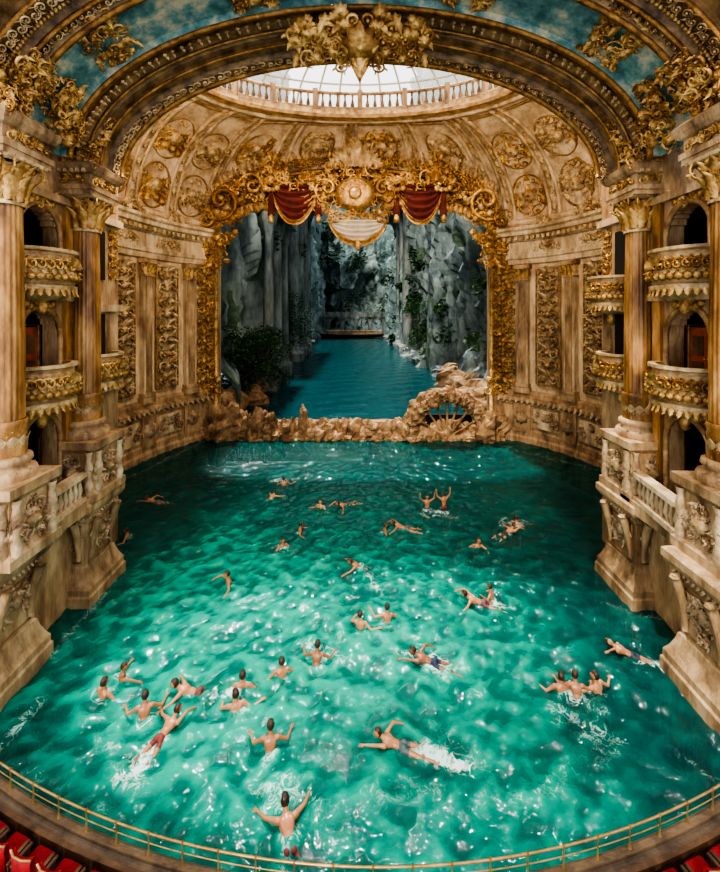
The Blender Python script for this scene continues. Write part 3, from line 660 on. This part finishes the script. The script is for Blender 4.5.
mb.add(grid(P),CLIFF2,False)
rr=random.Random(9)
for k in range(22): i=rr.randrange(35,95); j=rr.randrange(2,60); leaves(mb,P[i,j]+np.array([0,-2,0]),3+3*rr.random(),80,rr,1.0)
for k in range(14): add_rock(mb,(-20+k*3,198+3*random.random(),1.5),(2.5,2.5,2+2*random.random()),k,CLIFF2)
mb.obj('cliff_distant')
# distant arched bridge closing the river
mb=MB([RUIN])
for k in range(7):
    x=-21+k*6.4
    mb.add(box((x,196,4.5),(1.6,3.5,8)),RUIN,False)
    for t in np.linspace(0,pi,13): mb.add(box((x+3.2-2.5*math.cos(t),196,7.2+2.3*math.sin(t)),(.9,3.4,.9)),RUIN,False)
mb.add(box((-1.5,196,10.3),(46,3.6,1.2)),RUIN,False); mb.add(box((-1.5,194.4,11.5),(46,.4,1.2)),RUIN,False)
mb.obj('arched_bridge')
def ruin(name,c,h,n,dx,dy,r):
    mb=MB([RUIN])
    for k in range(n):
        x=c[0]+dx*k; y=c[1]+dy*k
        mb.add(sq((x,y,0),[(r*1.7,.5),(r*1.7,3),(r*1.3,3.5),(.01,3.5)]),RUIN,False)
        mb.add(lathe((x,y,0),[(r*1.3,3.5),(r*1.05,4.5),(r,6),(r*.85,h-3),(r*1.1,h-2.4),(r*1.6,h-.5),(r*1.6,h)],40,mod=flute),RUIN)
    mb.add(box((c[0]+dx*(n-1)/2,c[1]+dy*(n-1)/2,h+1.2),(abs(dx)*(n-1)+r*4,abs(dy)*(n-1)+r*4,2.4)),RUIN,False)
    mb.add(box((c[0]+dx*(n-1)/2,c[1]+dy*(n-1)/2,h+3),(abs(dx)*(n-1)+r*5,abs(dy)*(n-1)+r*5,1.2)),RUIN,False)
    mb.obj(name)
ruin('ruined_colonnade',(-12.6,58),26,3,-.2,7,.8); ruin('ruined_colonnade',(-14.6,92),42,4,-.5,12,1.3); ruin('ruined_colonnade',(12.6,112),44,4,.3,13,1.4)
def tree(name,c,h,r,n,seed):
    rr=random.Random(seed); mb=MB([LEAF])
    mb.add(tube([(c[0],c[1],c[2]),(c[0]+.3,c[1],c[2]+h*.4),(c[0],c[1]+.2,c[2]+h*.8)],[.35,.22,.1],7),BARK)
    cl=[(c[0]+rr.gauss(0,r*.4),c[1]+rr.gauss(0,r*.4),c[2]+h*(.25+.7*rr.random())) for _ in range(14)]
    for q in cl: mb.add(tube([(c[0],c[1],c[2]+h*.3),q],[.12,.04],5),BARK); leaves(mb,q,r*.42,n//14,rr,.22)
    mb.obj(name)
tree('riverside_tree',(-14.2,47.5,1.0),9,3.6,5600,1); tree('riverside_tree',(-13.8,54,1.0),10,3.8,4200,2); tree('riverside_tree',(-14.5,76,1.5),14,6,4200,3); tree('riverside_tree',(13.0,92,1.5),13,5,4200,4)
mb=MB([RIVER]); P=np.array([[(x,y,1.35+.05*math.sin(x*1.3+y*.4)*math.sin(y*.9+x*.3)+.035*math.sin(y*1.7-x*.8)) for x in np.linspace(-30,30,120)] for y in np.linspace(41.9,216,420)]); mb.add(grid(P),RIVER); mb.obj('river')
mb=MB([WOOD]); P=[]
for i in range(31):
    t=i/30*2-1; w=(1-abs(t)**3)*3.2+.2
    P.append([(t*15,w*q,z+.5*t*t) for q,z in((-.6,0),(-1,.9),(-1.05,1.3),(-.9,1.3),(.9,1.3),(1.05,1.3),(1,.9),(.6,0))])
V,F=grid(P,False,True); mb.add((V,F),WOOD,False)
mb.add(tube([(-13,-2.7,2.4),(13,-2.7,2.4)],.1,5),GOLDP); mb.add(box((0,0,2.0),(20,3,1.3)),STONEL,False); mb.add(box((0,0,2.9),(22,4,.3)),STONEL,False)
for k in range(27): mb.add(box((-13+k,-2.7,1.9),(.14,.14,1.1)),GOLDP,False)
mb.obj('ceremonial_barge',loc=(-3,176,1.3))

# ------------------------------------------------------------ rock barrier and grotto arch
mb=MB([ROCK]); x=-14.2; k=0
while x<13.4:
    hh=.75+1.9*math.exp(-((x+13.5)/2.2)**2)+.5*math.exp(-((x-5)/1.0)**2)+.45*random.random()+.8*math.exp(-((x+9.5)/1.3)**2)
    add_rock(mb,(x,40.7-.4*random.random(),.1),(1.1,.7+.3*random.random(),hh+.2),k,ROCK,20,15,.5); add_rock(mb,(x+.3,40.1-.4*random.random(),-.1),(.8,.6,.45+.3*random.random()),k+50,ROCK,16,12,.5); x+=.75; k+=1
for c,r in(((-13.0,39.9,1.2),(1.5,1.2,2.0)),((-8.6,40.2,1.3),(.7,.6,1.0)),((12.6,39.8,1.0),(1.5,1.2,1.7)),((-5.4,40.3,1.6),(.4,.4,1.1)),((-5.5,40.2,2.5),(.25,.25,.3)),((.8,40.2,.9),(.9,.6,.6))): add_rock(mb,c,r,k,ROCK,22,16,.5); k+=1
mb.obj('rock_barrier')
mb=MB([ROCK])
for cy,R,rr_ in((39.6,2.9,.42),(40.3,3.2,.6)):
    V,F=tube([(8.2+R*1.2*math.cos(t),cy,.2+R*1.25*math.sin(t)) for t in np.linspace(-.1,pi+.1,56)],rr_,12)
    V=np.array([v+np.array([fnoise(v[0]*1.1,v[1]*1.1,v[2]*1.1,4),fnoise(v[0]*1.1+9,v[1],v[2],4),fnoise(v[0],v[1]+5,v[2]*1.1,4)])*.5 for v in V]); mb.add((V,F),ROCK,False)
for k in range(18):
    t=pi*k/17; add_rock(mb,(8.2+3.7*math.cos(t),39.4,.2+3.9*math.sin(t)),(.45,.4,.42),k+90,ROCK,14,10,.5)
    put(mb,LEAFT,(8.2+3.3*math.cos(t),39.1,.2+3.5*math.sin(t)),U,Zv,Nn,.7,rot=t-pi/2,m=CARVED)
mb.add(box((8.2,41.1,.6),(5.5,.4,2.8)),DARK,False)
for j in range(7): 
    t=.45+j*.37; mb.add(tube([(8.2,39.7,.1),(8.2+2.8*math.cos(t),39.6,.2+3.3*math.sin(t))],[.08,.14],6),ROCK)
mb.obj('grotto_arch')

# ------------------------------------------------------------ auditorium rim
RX=np.linspace(-15,15.5,121); RYv=8.0+.0235*(RX-.4)**2; RIM=np.stack([RX,RYv],1)
Tn=np.gradient(RIM,axis=0); Tn/=np.linalg.norm(Tn,axis=1)[:,None]; RN=np.stack([-Tn[:,1],Tn[:,0]],1)
mb=MB([RIMM])
sweep(mb,RIM,[(.10,-2.5),(.10,.55),(.20,.6),(.20,.80),(.1,.9),(-.05,.95),(-.05,.88),(-.28,.88)],RIMM,N=RN)
sweep(mb,RIM,[(-.28,.88),(-.28,1.05),(-.31,1.1),(-.40,1.1),(-.40,.45)],WOOD,N=RN)
mb.obj('wall_front')
mb=MB([CARPET]); sweep(mb,RIM,[(-.40,.55),(-1.35,.55),(-1.35,.25),(-2.4,.25),(-2.4,-.1),(-9,-.1)],CARPET,N=RN); mb.obj('floor')
mb=MB([BRASS]); 
r3=[(a,b,1.36) for a,b in RIM+RN*.05]; mb.add(tube(r3,.024,8),BRASS); mb.add(tube([(a,b,1.16) for a,b,_ in r3],.013,6),BRASS)
for i in range(0,121,3):
    a,b,_=r3[i]; mb.add(lathe((a,b,.9),[(.05,0),(.035,.05),(.018,.1),(.018,.42),(.035,.46),(.01,.52)],8),BRASS)
mb.obj('brass_railing')
sm=MB([RED])
def rbox(c,s,e=.25,n=6):
    V,F=ell((0,0,0),(1,1,1),20,12); V=np.sign(V)*np.abs(V)**e; return V*np.array(s)/2+np.array(c),F
P=[[( .27*math.sin(a)*1.0, -.20-.06*math.cos(a*1.6)+o_, z) for o_,z in((.0,.38),(-.03,.9),(.0,.98),(.07,.98),(.09,.9),(.09,.38))] for a in np.linspace(-1.25,1.25,13)]
sm.add(grid(P,False,True),RED)
sm.add(rbox((0,.08,.44),(.5,.5,.14)),RED)
sm.add(tube([(-.27,-.2,.99),(-.1,-.27,1.02),(.1,-.27,1.02),(.27,-.2,.99)],.022,6),BRASS)
for j in(-1,1):
    sm.add(rbox((j*.3,.02,.62),(.07,.42,.06)),WOOD); sm.add(box((j*.3,.0,.31),(.04,.34,.6)),WOOD,False)
seat=sm.mesh('theatre_seat')
for row,(off,zf) in enumerate(((-.80,.55),(-1.75,.25))):
    s_=np.concatenate([[0],np.cumsum(np.linalg.norm(np.diff(RIM,axis=0),axis=1))]); q=.4
    while q<s_[-1]-.4:
        a=np.interp(q,s_,RIM[:,0]); b=np.interp(q,s_,RIM[:,1]); nx=np.interp(q,s_,RN[:,0]); ny=np.interp(q,s_,RN[:,1])
        if abs(a)>1.2:
            o=bpy.data.objects.new('theatre_seat',seat); o.location=(a+nx*off,b+ny*off,zf); o.rotation_euler[2]=math.atan2(ny,nx)-pi/2; COL.objects.link(o)
        q+=.68

# ------------------------------------------------------------ swimmers
def nrm(v): v=np.array(v,float); return v/np.linalg.norm(v)
def head_mesh(mb,c,look,up):
    f=nrm(look); u=np.array(up,float); u=nrm(u-f*u.dot(f)); r=np.cross(f,u); A=np.stack([r,f,u])*1.08
    nu,nv=40,28; th=np.arange(nu)*2*pi/nu; ph=np.linspace(-pi/2+.01,pi/2-.01,nv); P=np.zeros((nu,nv,3)); D=np.zeros((nu,nv,3))
    g=lambda d,q,s: math.exp(-((d-np.array(q))**2).sum()/(s*s))
    for i in range(nu):
        for j in range(nv):
            d=np.array([math.cos(th[i])*math.cos(ph[j]),math.sin(th[i])*math.cos(ph[j]),math.sin(ph[j])]); D[i,j]=d
            p=d*np.array([.076,.096,.118])
            if d[2]<0: p[0]*=1+.28*d[2]; p[1]*=1+.10*d[2]
            k=.026*g(d,(0,.99,-.12),.17)+.012*g(d,(0,.98,.05),.14)+.012*g(d,(0,.75,-.66),.28)+.006*g(d,(0,.9,-.42),.18)
            for sx in(-1,1): k+=-.010*g(d,(sx*.36,.92,.06),.17)+.006*g(d,(sx*.34,.90,.24),.2)+.004*g(d,(sx*.5,.8,-.2),.2)
            hair=(d[2]>.50-.12*(d[1]<0)) or (d[1]<.12 and d[2]>-.42)
            if hair: k+=.014+.004*math.sin(9*th[i]+5*ph[j])
            P[i,j]=p+d*k
    V,F=grid(P,True,False)
    F=F.tolist(); FH=[];FS=[]
    Df=D.reshape(-1,3)
    for q in F:
        d=Df[q].mean(0); ( FH if ((d[2]>.50-.12*(d[1]<0)) or (d[1]<.12 and d[2]>-.42)) else FS).append(q)
    FS.append([i*nv for i in range(nu)][::-1]); FH.append([i*nv+nv-1 for i in range(nu)])
    W=V@A+np.array(c); mb.add((W,FH),HAIR); mb.add((W,FS),SKIN)
    for sx in(-1,1):
        V,F=ell((sx*.082,.0,-.005),(.012,.022,.032),8,8); mb.add((V@A+np.array(c),F),SKIN)
        V,F=ell((sx*.030,.086,.008),(.011,.007,.006),8,6); mb.add((V@A+np.array(c),F),EYE)
    V,F=ell((0,.090,-.052),(.024,.008,.007),10,6); mb.add((V@A+np.array(c),F),LIP)
def capsule(a,b,ra,rb,n=14):
    a=np.array(a,float);b=np.array(b,float); d=nrm(b-a); pts=[];rr=[]
    for t in np.linspace(-1,0,5)[0:]: pts.append(a+d*ra*t); rr.append(ra*math.sqrt(max(.0004,1-t*t)))
    for t in(.33,.66): pts.append(a+(b-a)*t); rr.append(ra+(rb-ra)*t)
    for t in np.linspace(0,1,5): pts.append(b+d*rb*t); rr.append(rb*math.sqrt(max(.0004,1-t*t)))
    return tube(pts,rr,n)
def body(name,pelvis,spine,fwd,arms,legs,look,up=(0,0,1)):
    pe=np.array(pelvis,float); sp=nrm(spine); fw=np.array(fwd,float); fw=nrm(fw-sp*fw.dot(sp)); rt=np.cross(fw,sp); A=np.stack([rt,fw,sp])
    b=MB([SKIN]); ch=pe+sp*.47
    b.add(ell(pe+sp*.36,(.165,.108,.19),18,14,A)); b.add(ell(pe+sp*.17,(.125,.09,.17),16,12,A)); b.add(ell(pe+sp*.0,(.155,.105,.12),16,12,A))
    b.add(ell(ch-sp*.02,(.19,.075,.07),16,10,A))
    for s in(-1,1):
        b.add(ell(pe-sp*.05+rt*s*.07-fw*.05,(.085,.085,.09),12,10,A)); b.add(ell(pe+sp*.36+rt*s*.075+fw*.06,(.08,.04,.06),12,8,A)); b.add(ell(pe+sp*.38+rt*s*.08-fw*.06,(.075,.04,.09),12,8,A))
    neck=ch+sp*.04; hd=neck+nrm(sp+np.array(up)*.6)*.20
    b.add(capsule(ch-sp*.03,hd-nrm(hd-neck)*.05,.068,.052)); hips=[];fing=[]
    for s,(d1,d2) in zip((-1,1),arms):
        d1=nrm(d1);d2=nrm(d2); sh=ch+rt*s*.185-sp*.02; el=sh+d1*.29; wr=el+d2*.25
        b.add(capsule(sh,sh+d1*.08,.066,.056)); b.add(capsule(sh,el,.052,.040)); b.add(capsule(el,wr,.043,.027)); 
        n_=np.cross(d2,[0,0,1]); 
        if np.linalg.norm(n_)<.2: n_=rt.copy()
        side=nrm(n_); pn=nrm(np.cross(side,d2)); 
        if pn[2]>0: pn=-pn
        Ah=np.stack([side,d2,pn]); b.add(ell(wr+d2*.05,(.043,.058,.018),12,10,Ah)); fing.append((wr,d2,side,pn,s))
    for s,(d1,d2) in zip((-1,1),legs):
        d1=nrm(d1);d2=nrm(d2); hp=pe+rt*s*.09-sp*.04; kn=hp+d1*.43; an=kn+d2*.42; hips.append((hp,kn))
        b.add(capsule(hp,kn,.088,.054)); b.add(capsule(kn,an,.056,.034)); b.add(ell(kn+d2*.13-fw*.015,(.05,.05,.11),10,8)); 
        ft=nrm(d2+fw*.35); b.add(capsule(an,an+ft*.17,.036,.022)); b.add(ell(an+ft*.12,(.035,.05,.025),8,6))
    o=b.obj('tmp'); md=o.modifiers.new('r','REMESH'); md.mode='VOXEL'; md.voxel_size=.013; sm_=o.modifiers.new('s','SMOOTH'); sm_.iterations=6; sm_.factor=.5
    bpy.context.view_layer.update(); dg=bpy.context.evaluated_depsgraph_get(); me=bpy.data.meshes.new_from_object(o.evaluated_get(dg))
    V=np.zeros(len(me.vertices)*3); me.vertices.foreach_get('co',V); V=V.reshape(-1,3); FF=[list(p.vertices) for p in me.polygons]
    bpy.data.objects.remove(o); bpy.data.meshes.remove(me)
    out=MB([SKIN,TRUNK,HAIR]); Ft=[];Fs=[]
    for f in FF:
        c=V[f].mean(0); q=c-pe; hsp=q.dot(sp); tr=False
        if -.16<hsp<.08 and np.linalg.norm(q-sp*hsp)<.22: tr=True
        for hp,kn in hips:
            t=(c-hp).dot(kn-hp)/.43**2
            if 0<t<.42 and np.linalg.norm(c-hp-(kn-hp)*t)<.12: tr=True
        (Ft if tr else Fs).append(f)
    out.add((V,Fs),SKIN); out.add((V,Ft),TRUNK)
    for wr,d2,side,pn,s in fing:
        for k,(o_,ln) in enumerate(((-.030,.072),(-.010,.082),(.011,.077),(.030,.060))):
            p=wr+d2*.095+side*o_; dd=nrm(d2+side*o_*5); pts=[p-dd*.02,p]; 
            for j in range(3): dd=nrm(dd+pn*.22); pts.append(pts[-1]+dd*ln*(.45,.32,.23)[j])
            out.add(tube(pts,[.009,.0095,.009,.008,.005],6),SKIN)
        p=wr+d2*.035-side*.035; pts=[p+side*.01,p,p-side*.025+d2*.025,p-side*.035+d2*.055]; out.add(tube(pts,[.012,.012,.010,.007],6),SKIN)
    head_mesh(out,hd,look,nrm(sp*.5+np.array(up)))
    return out.mesh(name)
def arm2(a,b_): return [((-a[0],a[1],a[2]),(-b_[0],b_[1],b_[2])),(a,b_)]
POSE={
'tread':body('m_tread',(0,0,-.38),(0,.12,1),(0,1,0),arm2((.7,.15,-.6),(.65,.7,.15)),arm2((.2,.35,-1),(.1,-.5,-1)),(0,1,0)),
'tread2':body('m_tread2',(0,0,-.35),(-.12,.18,1),(0,1,0),[((-.7,.5,-.45),(.2,.9,.05)),((.8,-.2,-.5),(.8,.4,.1))],arm2((.3,.3,-1),(.1,-.6,-.8)),(-.6,1,.1)),
'reach':body('m_reach',(0,-.05,-.32),(.1,.25,1),(0,1,0),[((-.8,.1,-.5),(-.8,.5,.0)),((.6,.7,.2),(.2,.9,-.35))],arm2((.2,.1,-1),(.1,-.6,-.8)),(.3,1,0)),
'back':body('m_back',(0,-.05,-.20),(0,.45,.9),(0,1,-.4),arm2((.85,.25,-.5),(.35,.9,.05)),arm2((.38,-.3,-.9),(.15,-.8,-.45)),(0,1,.0)),
'shoulder':body('m_shoulder',(0,0,-.28),(.15,.3,.95),(0,1,-.2),[((-.9,.3,-.2),(-.3,.6,.6)),((.7,.2,-.6),(.2,.95,-.1))],arm2((.25,-.1,-.9),(.1,-.8,-.5)),(.4,1,.05)),
'breast':body('m_breast',(0,-.2,-.12),(0,1,.36),(0,.3,-1),arm2((.80,.55,-.12),(.55,.85,-.14)),arm2((.42,-.9,-.2),(.15,-.95,-.02)),(0,1,.05)),
'crawl':body('m_crawl',(0,-.1,-.04),(0,1,.18),(0,0,-1),[((-.25,1,.08),(-.1,1,-.08)),((.75,-.45,.35),(.55,-.8,-.45))],[((-.1,-1,-.09),(-.05,-1,-.03)),((.16,-1,-.15),(.08,-1,-.04))],(-.3,1,.05)),
'crawl2':body('m_crawl2',(0,-.1,-.04),(0,1,.20),(0,0,-1),[((-.9,.3,-.15),(-.8,.6,-.15)),((.35,.9,.5),(.1,1,-.45))],[((-.18,-1,-.12),(-.1,-1,-.03)),((.2,-1,-.18),(.08,-1,.0))],(.3,1,.1)),
'cheer':body('m_cheer',(0,0,.0),(0,.05,1),(0,1,0),arm2((.75,.1,.55),(.1,.1,1)),arm2((.2,.2,-1),(.1,-.4,-1)),(0,1,.2)),
'float':body('m_float',(0,-.05,-.06),(0,1,.24),(0,-.2,1),arm2((.85,.35,-.1),(.7,.6,-.05)),arm2((.15,-1,-.02),(.08,-1,-.05)),(0,-.15,1),(0,1,.5)),
}
SW=[
(128,533,'tread',200),(155,498,'crawl',170),(271,494,'breast',60),(285,481,'tread2',120),(321,503,'tread',250),(346,501,'crawl2',200),
(282,543,'tread',-60),(299,528,'tread2',10),(230,580,'reach',200),(360,563,'breast',175),(384,528,'tread',0),(404,524,'crawl2',160),
(427,505,'cheer',280),(444,503,'cheer',100),(476,543,'tread2',270),(507,529,'crawl2',30),(516,521,'tread',60),(480,598,'crawl2',165),(494,595,'shoulder',150),
(387,618,'shoulder',120),(361,623,'tread2',60),(316,660,'back',80),(282,670,'tread',110),(430,657,'crawl',165),(242,685,'tread',90),(238,706,'tread2',100),
(190,686,'breast',175),(121,674,'reach',20),(102,692,'tread',60),(144,715,'back',100),(163,730,'crawl2',65),(270,748,'back',90),(398,740,'crawl',172),
(288,828,'breast',100),(562,686,'tread',100),(577,692,'back',80),(600,686,'tread2',120),(631,650,'float',140)]
PS=1.08; SWP=[]; rs=random.Random(3)
for px,py,po,hd in SW:
    x,y=water_xy(px,py+3,0); SWP.append((x,y,po,hd))
    o=bpy.data.objects.new('swimmer',POSE[po]); o.location=(x,y,-.02); o.rotation_euler[2]=math.radians(hd-90+rs.uniform(-12,12)); o.scale=(PS*rs.uniform(.94,1.05),)*3; COL.objects.link(o)

# ------------------------------------------------------------ pool water
nx_,ny_=620,680
gy=7.3+34.2*(np.linspace(0,1,ny_))**1.4; gx=np.linspace(-20.5,20.5,nx_); X,Y=np.meshgrid(gx,gy,indexing='ij')
Z=np.zeros_like(X); ZH=np.zeros_like(X)
for k in range(84):
    lam=.32*(3.6/.32)**(rng.random()); a=rng.normal(pi/2+.4,.8); w=2*pi/lam; ph=rng.random()*2*pi
    wob=1.0*np.sin(X*.55+k)+1.0*np.sin(Y*.5+2*k)+.8*np.sin((X+Y)*.9+k*3)+.7*np.sin((X-Y)*1.3+k*5)+.4*np.sin(X*2.3+k*7)+.4*np.sin(Y*2.1+k*4); c=np.sin(w*.5*(X*math.cos(a)+Y*math.sin(a))+ph+wob)
    q=.0105*lam**.75*(.6-np.abs(c)**.85); Z+=q
    if lam<1.6: ZH+=q
foam=np.zeros_like(X)
for (x,y,po,hd) in SWP:
    d=np.hypot(X-x,Y-y); q=.04*np.exp(-d/.9)*np.sin(2*pi*d/.58); Z+=q; ZH+=q*.6
    foam+=.50*np.exp(-(d/.38)**2)+.14*np.exp(-((d-.85)/.12)**2)
    if po in('crawl','crawl2','float','breast'):
        for q in(.5,.9,1.3): foam+=.34*np.exp(-(np.hypot(X-x+q*math.cos(math.radians(hd)),Y-y+q*math.sin(math.radians(hd)))/.22)**2)
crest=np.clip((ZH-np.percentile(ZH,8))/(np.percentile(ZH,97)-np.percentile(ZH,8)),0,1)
ST=[((415,745),(466,764),.18,.95),((368,572),(380,592),.22,.55),((150,745),(138,772),.2,.6),((425,512),(455,516),.5,.5),((270,480),(298,478),.6,.4),((500,520),(530,522),.6,.4),((300,640),(345,660),.35,.45),((395,650),(445,658),.25,.5),
 ((340,640),(300,600),.5,.36),((455,700),(420,640),.5,.32),((260,790),(330,800),.5,.34),((120,600),(200,560),.6,.34),((480,760),(430,720),.5,.36),((545,600),(500,560),.5,.34),((640,660),(672,668),.3,.4),((200,640),(240,610),.5,.34),
 ((450,600),(400,580),.4,.38),((500,800),(600,760),.6,.32),((150,800),(90,740),.5,.32),((330,560),(250,540),.6,.32),((380,800),(440,780),.5,.35),((560,720),(620,740),.5,.33),((520,660),(480,690),.4,.34),
 ((115,580),(50,655),.3,.45),((40,700),(0,745),.3,.5),((2,760),(120,812),.2,.3),((125,478),(205,440),.4,.45),((225,438),(400,440),.3,.45),((597,600),(680,622),.25,.4),((680,752),(715,775),.25,.4),((500,445),(600,470),.35,.4),((360,440),(372,438),.4,.85)]
for (a,b_,w,s) in ST:
    A=np.array(water_xy(*a)); B=np.array(water_xy(*b_)); D=B-A; L2=D.dot(D); t=np.clip(((X-A[0])*D[0]+(Y-A[1])*D[1])/L2,0,1); d=np.hypot(X-A[0]-t*D[0],Y-A[1]-t*D[1]); foam+=s*np.exp(-(d/w)**2)
foam=np.clip(foam+.24*crest**3,0,1.1)
sh=.82*np.exp(-((X+1.8)/8.5)**4-((Y-14.5)/7.5)**2)+.35*np.exp(-((X+7)/4)**2-((Y-20)/5)**2)+.10  # sunlit area painted into the water colour: brighter emerald, centre-left
V=np.stack([X,Y,Z],-1).reshape(-1,3)
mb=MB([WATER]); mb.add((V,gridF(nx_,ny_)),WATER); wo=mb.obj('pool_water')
for nm,A in(('foam',foam),('lit_tint',np.clip(sh,0,1)),('crest',crest)):
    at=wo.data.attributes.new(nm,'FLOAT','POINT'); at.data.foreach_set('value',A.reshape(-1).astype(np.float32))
mb=MB([FLOORP]); mb.add(box((0,24,-2.7),(42,36,.3)),FLOORP,False); mb.obj('floor_pool')

# ------------------------------------------------------------ light, world, camera
w=bpy.data.worlds.new('World'); S.world=w; w.use_nodes=True; bg=w.node_tree.nodes['Background']; bg.inputs[0].default_value=(.95,.97,1,1); bg.inputs[1].default_value=1.3
def sun(name,d,e,c,ang):
    sl=bpy.data.lights.new(name,'SUN'); sl.energy=e; sl.color=c; sl.angle=math.radians(ang)
    so=bpy.data.objects.new(name,sl); so.rotation_euler=Vector(d).to_track_quat('-Z','Y').to_euler(); so.location=(0,20,45); COL.objects.link(so)
sun('sun',(.08,-.46,-.88),6.5,(1,.96,.88),3)
sun('rear_fill_sun',(.18,.80,-.56),2.4,(1,.88,.70),12)  # second sun, added from behind the camera to light walls and piers
for x,y,z,e in((-8,20.9,23.6,2800),(8,20.9,23.6,2800)):  # added warm fill lamps, out of view above the arch, brighten the hall
    pl=bpy.data.lights.new('fill_lamp','POINT'); pl.energy=e; pl.color=(1,.84,.62); pl.shadow_soft_size=.5
    po_=bpy.data.objects.new('fill_lamp',pl); po_.location=(x,y,z); COL.objects.link(po_)
cam=bpy.data.cameras.new('camera'); co=bpy.data.objects.new('camera',cam); COL.objects.link(co); co.location=(0,0,H); co.rotation_euler=(pi/2,0,0)
cam.sensor_fit='VERTICAL'; cam.sensor_height=36; cam.lens=FP/872*36; cam.shift_y=-(436-HY)/872; cam.clip_end=500
S.camera=co
try:
    S.view_settings.view_transform='AgX'; S.view_settings.look='AgX - High Contrast'; S.view_settings.exposure=.25
except Exception as e: print(e)
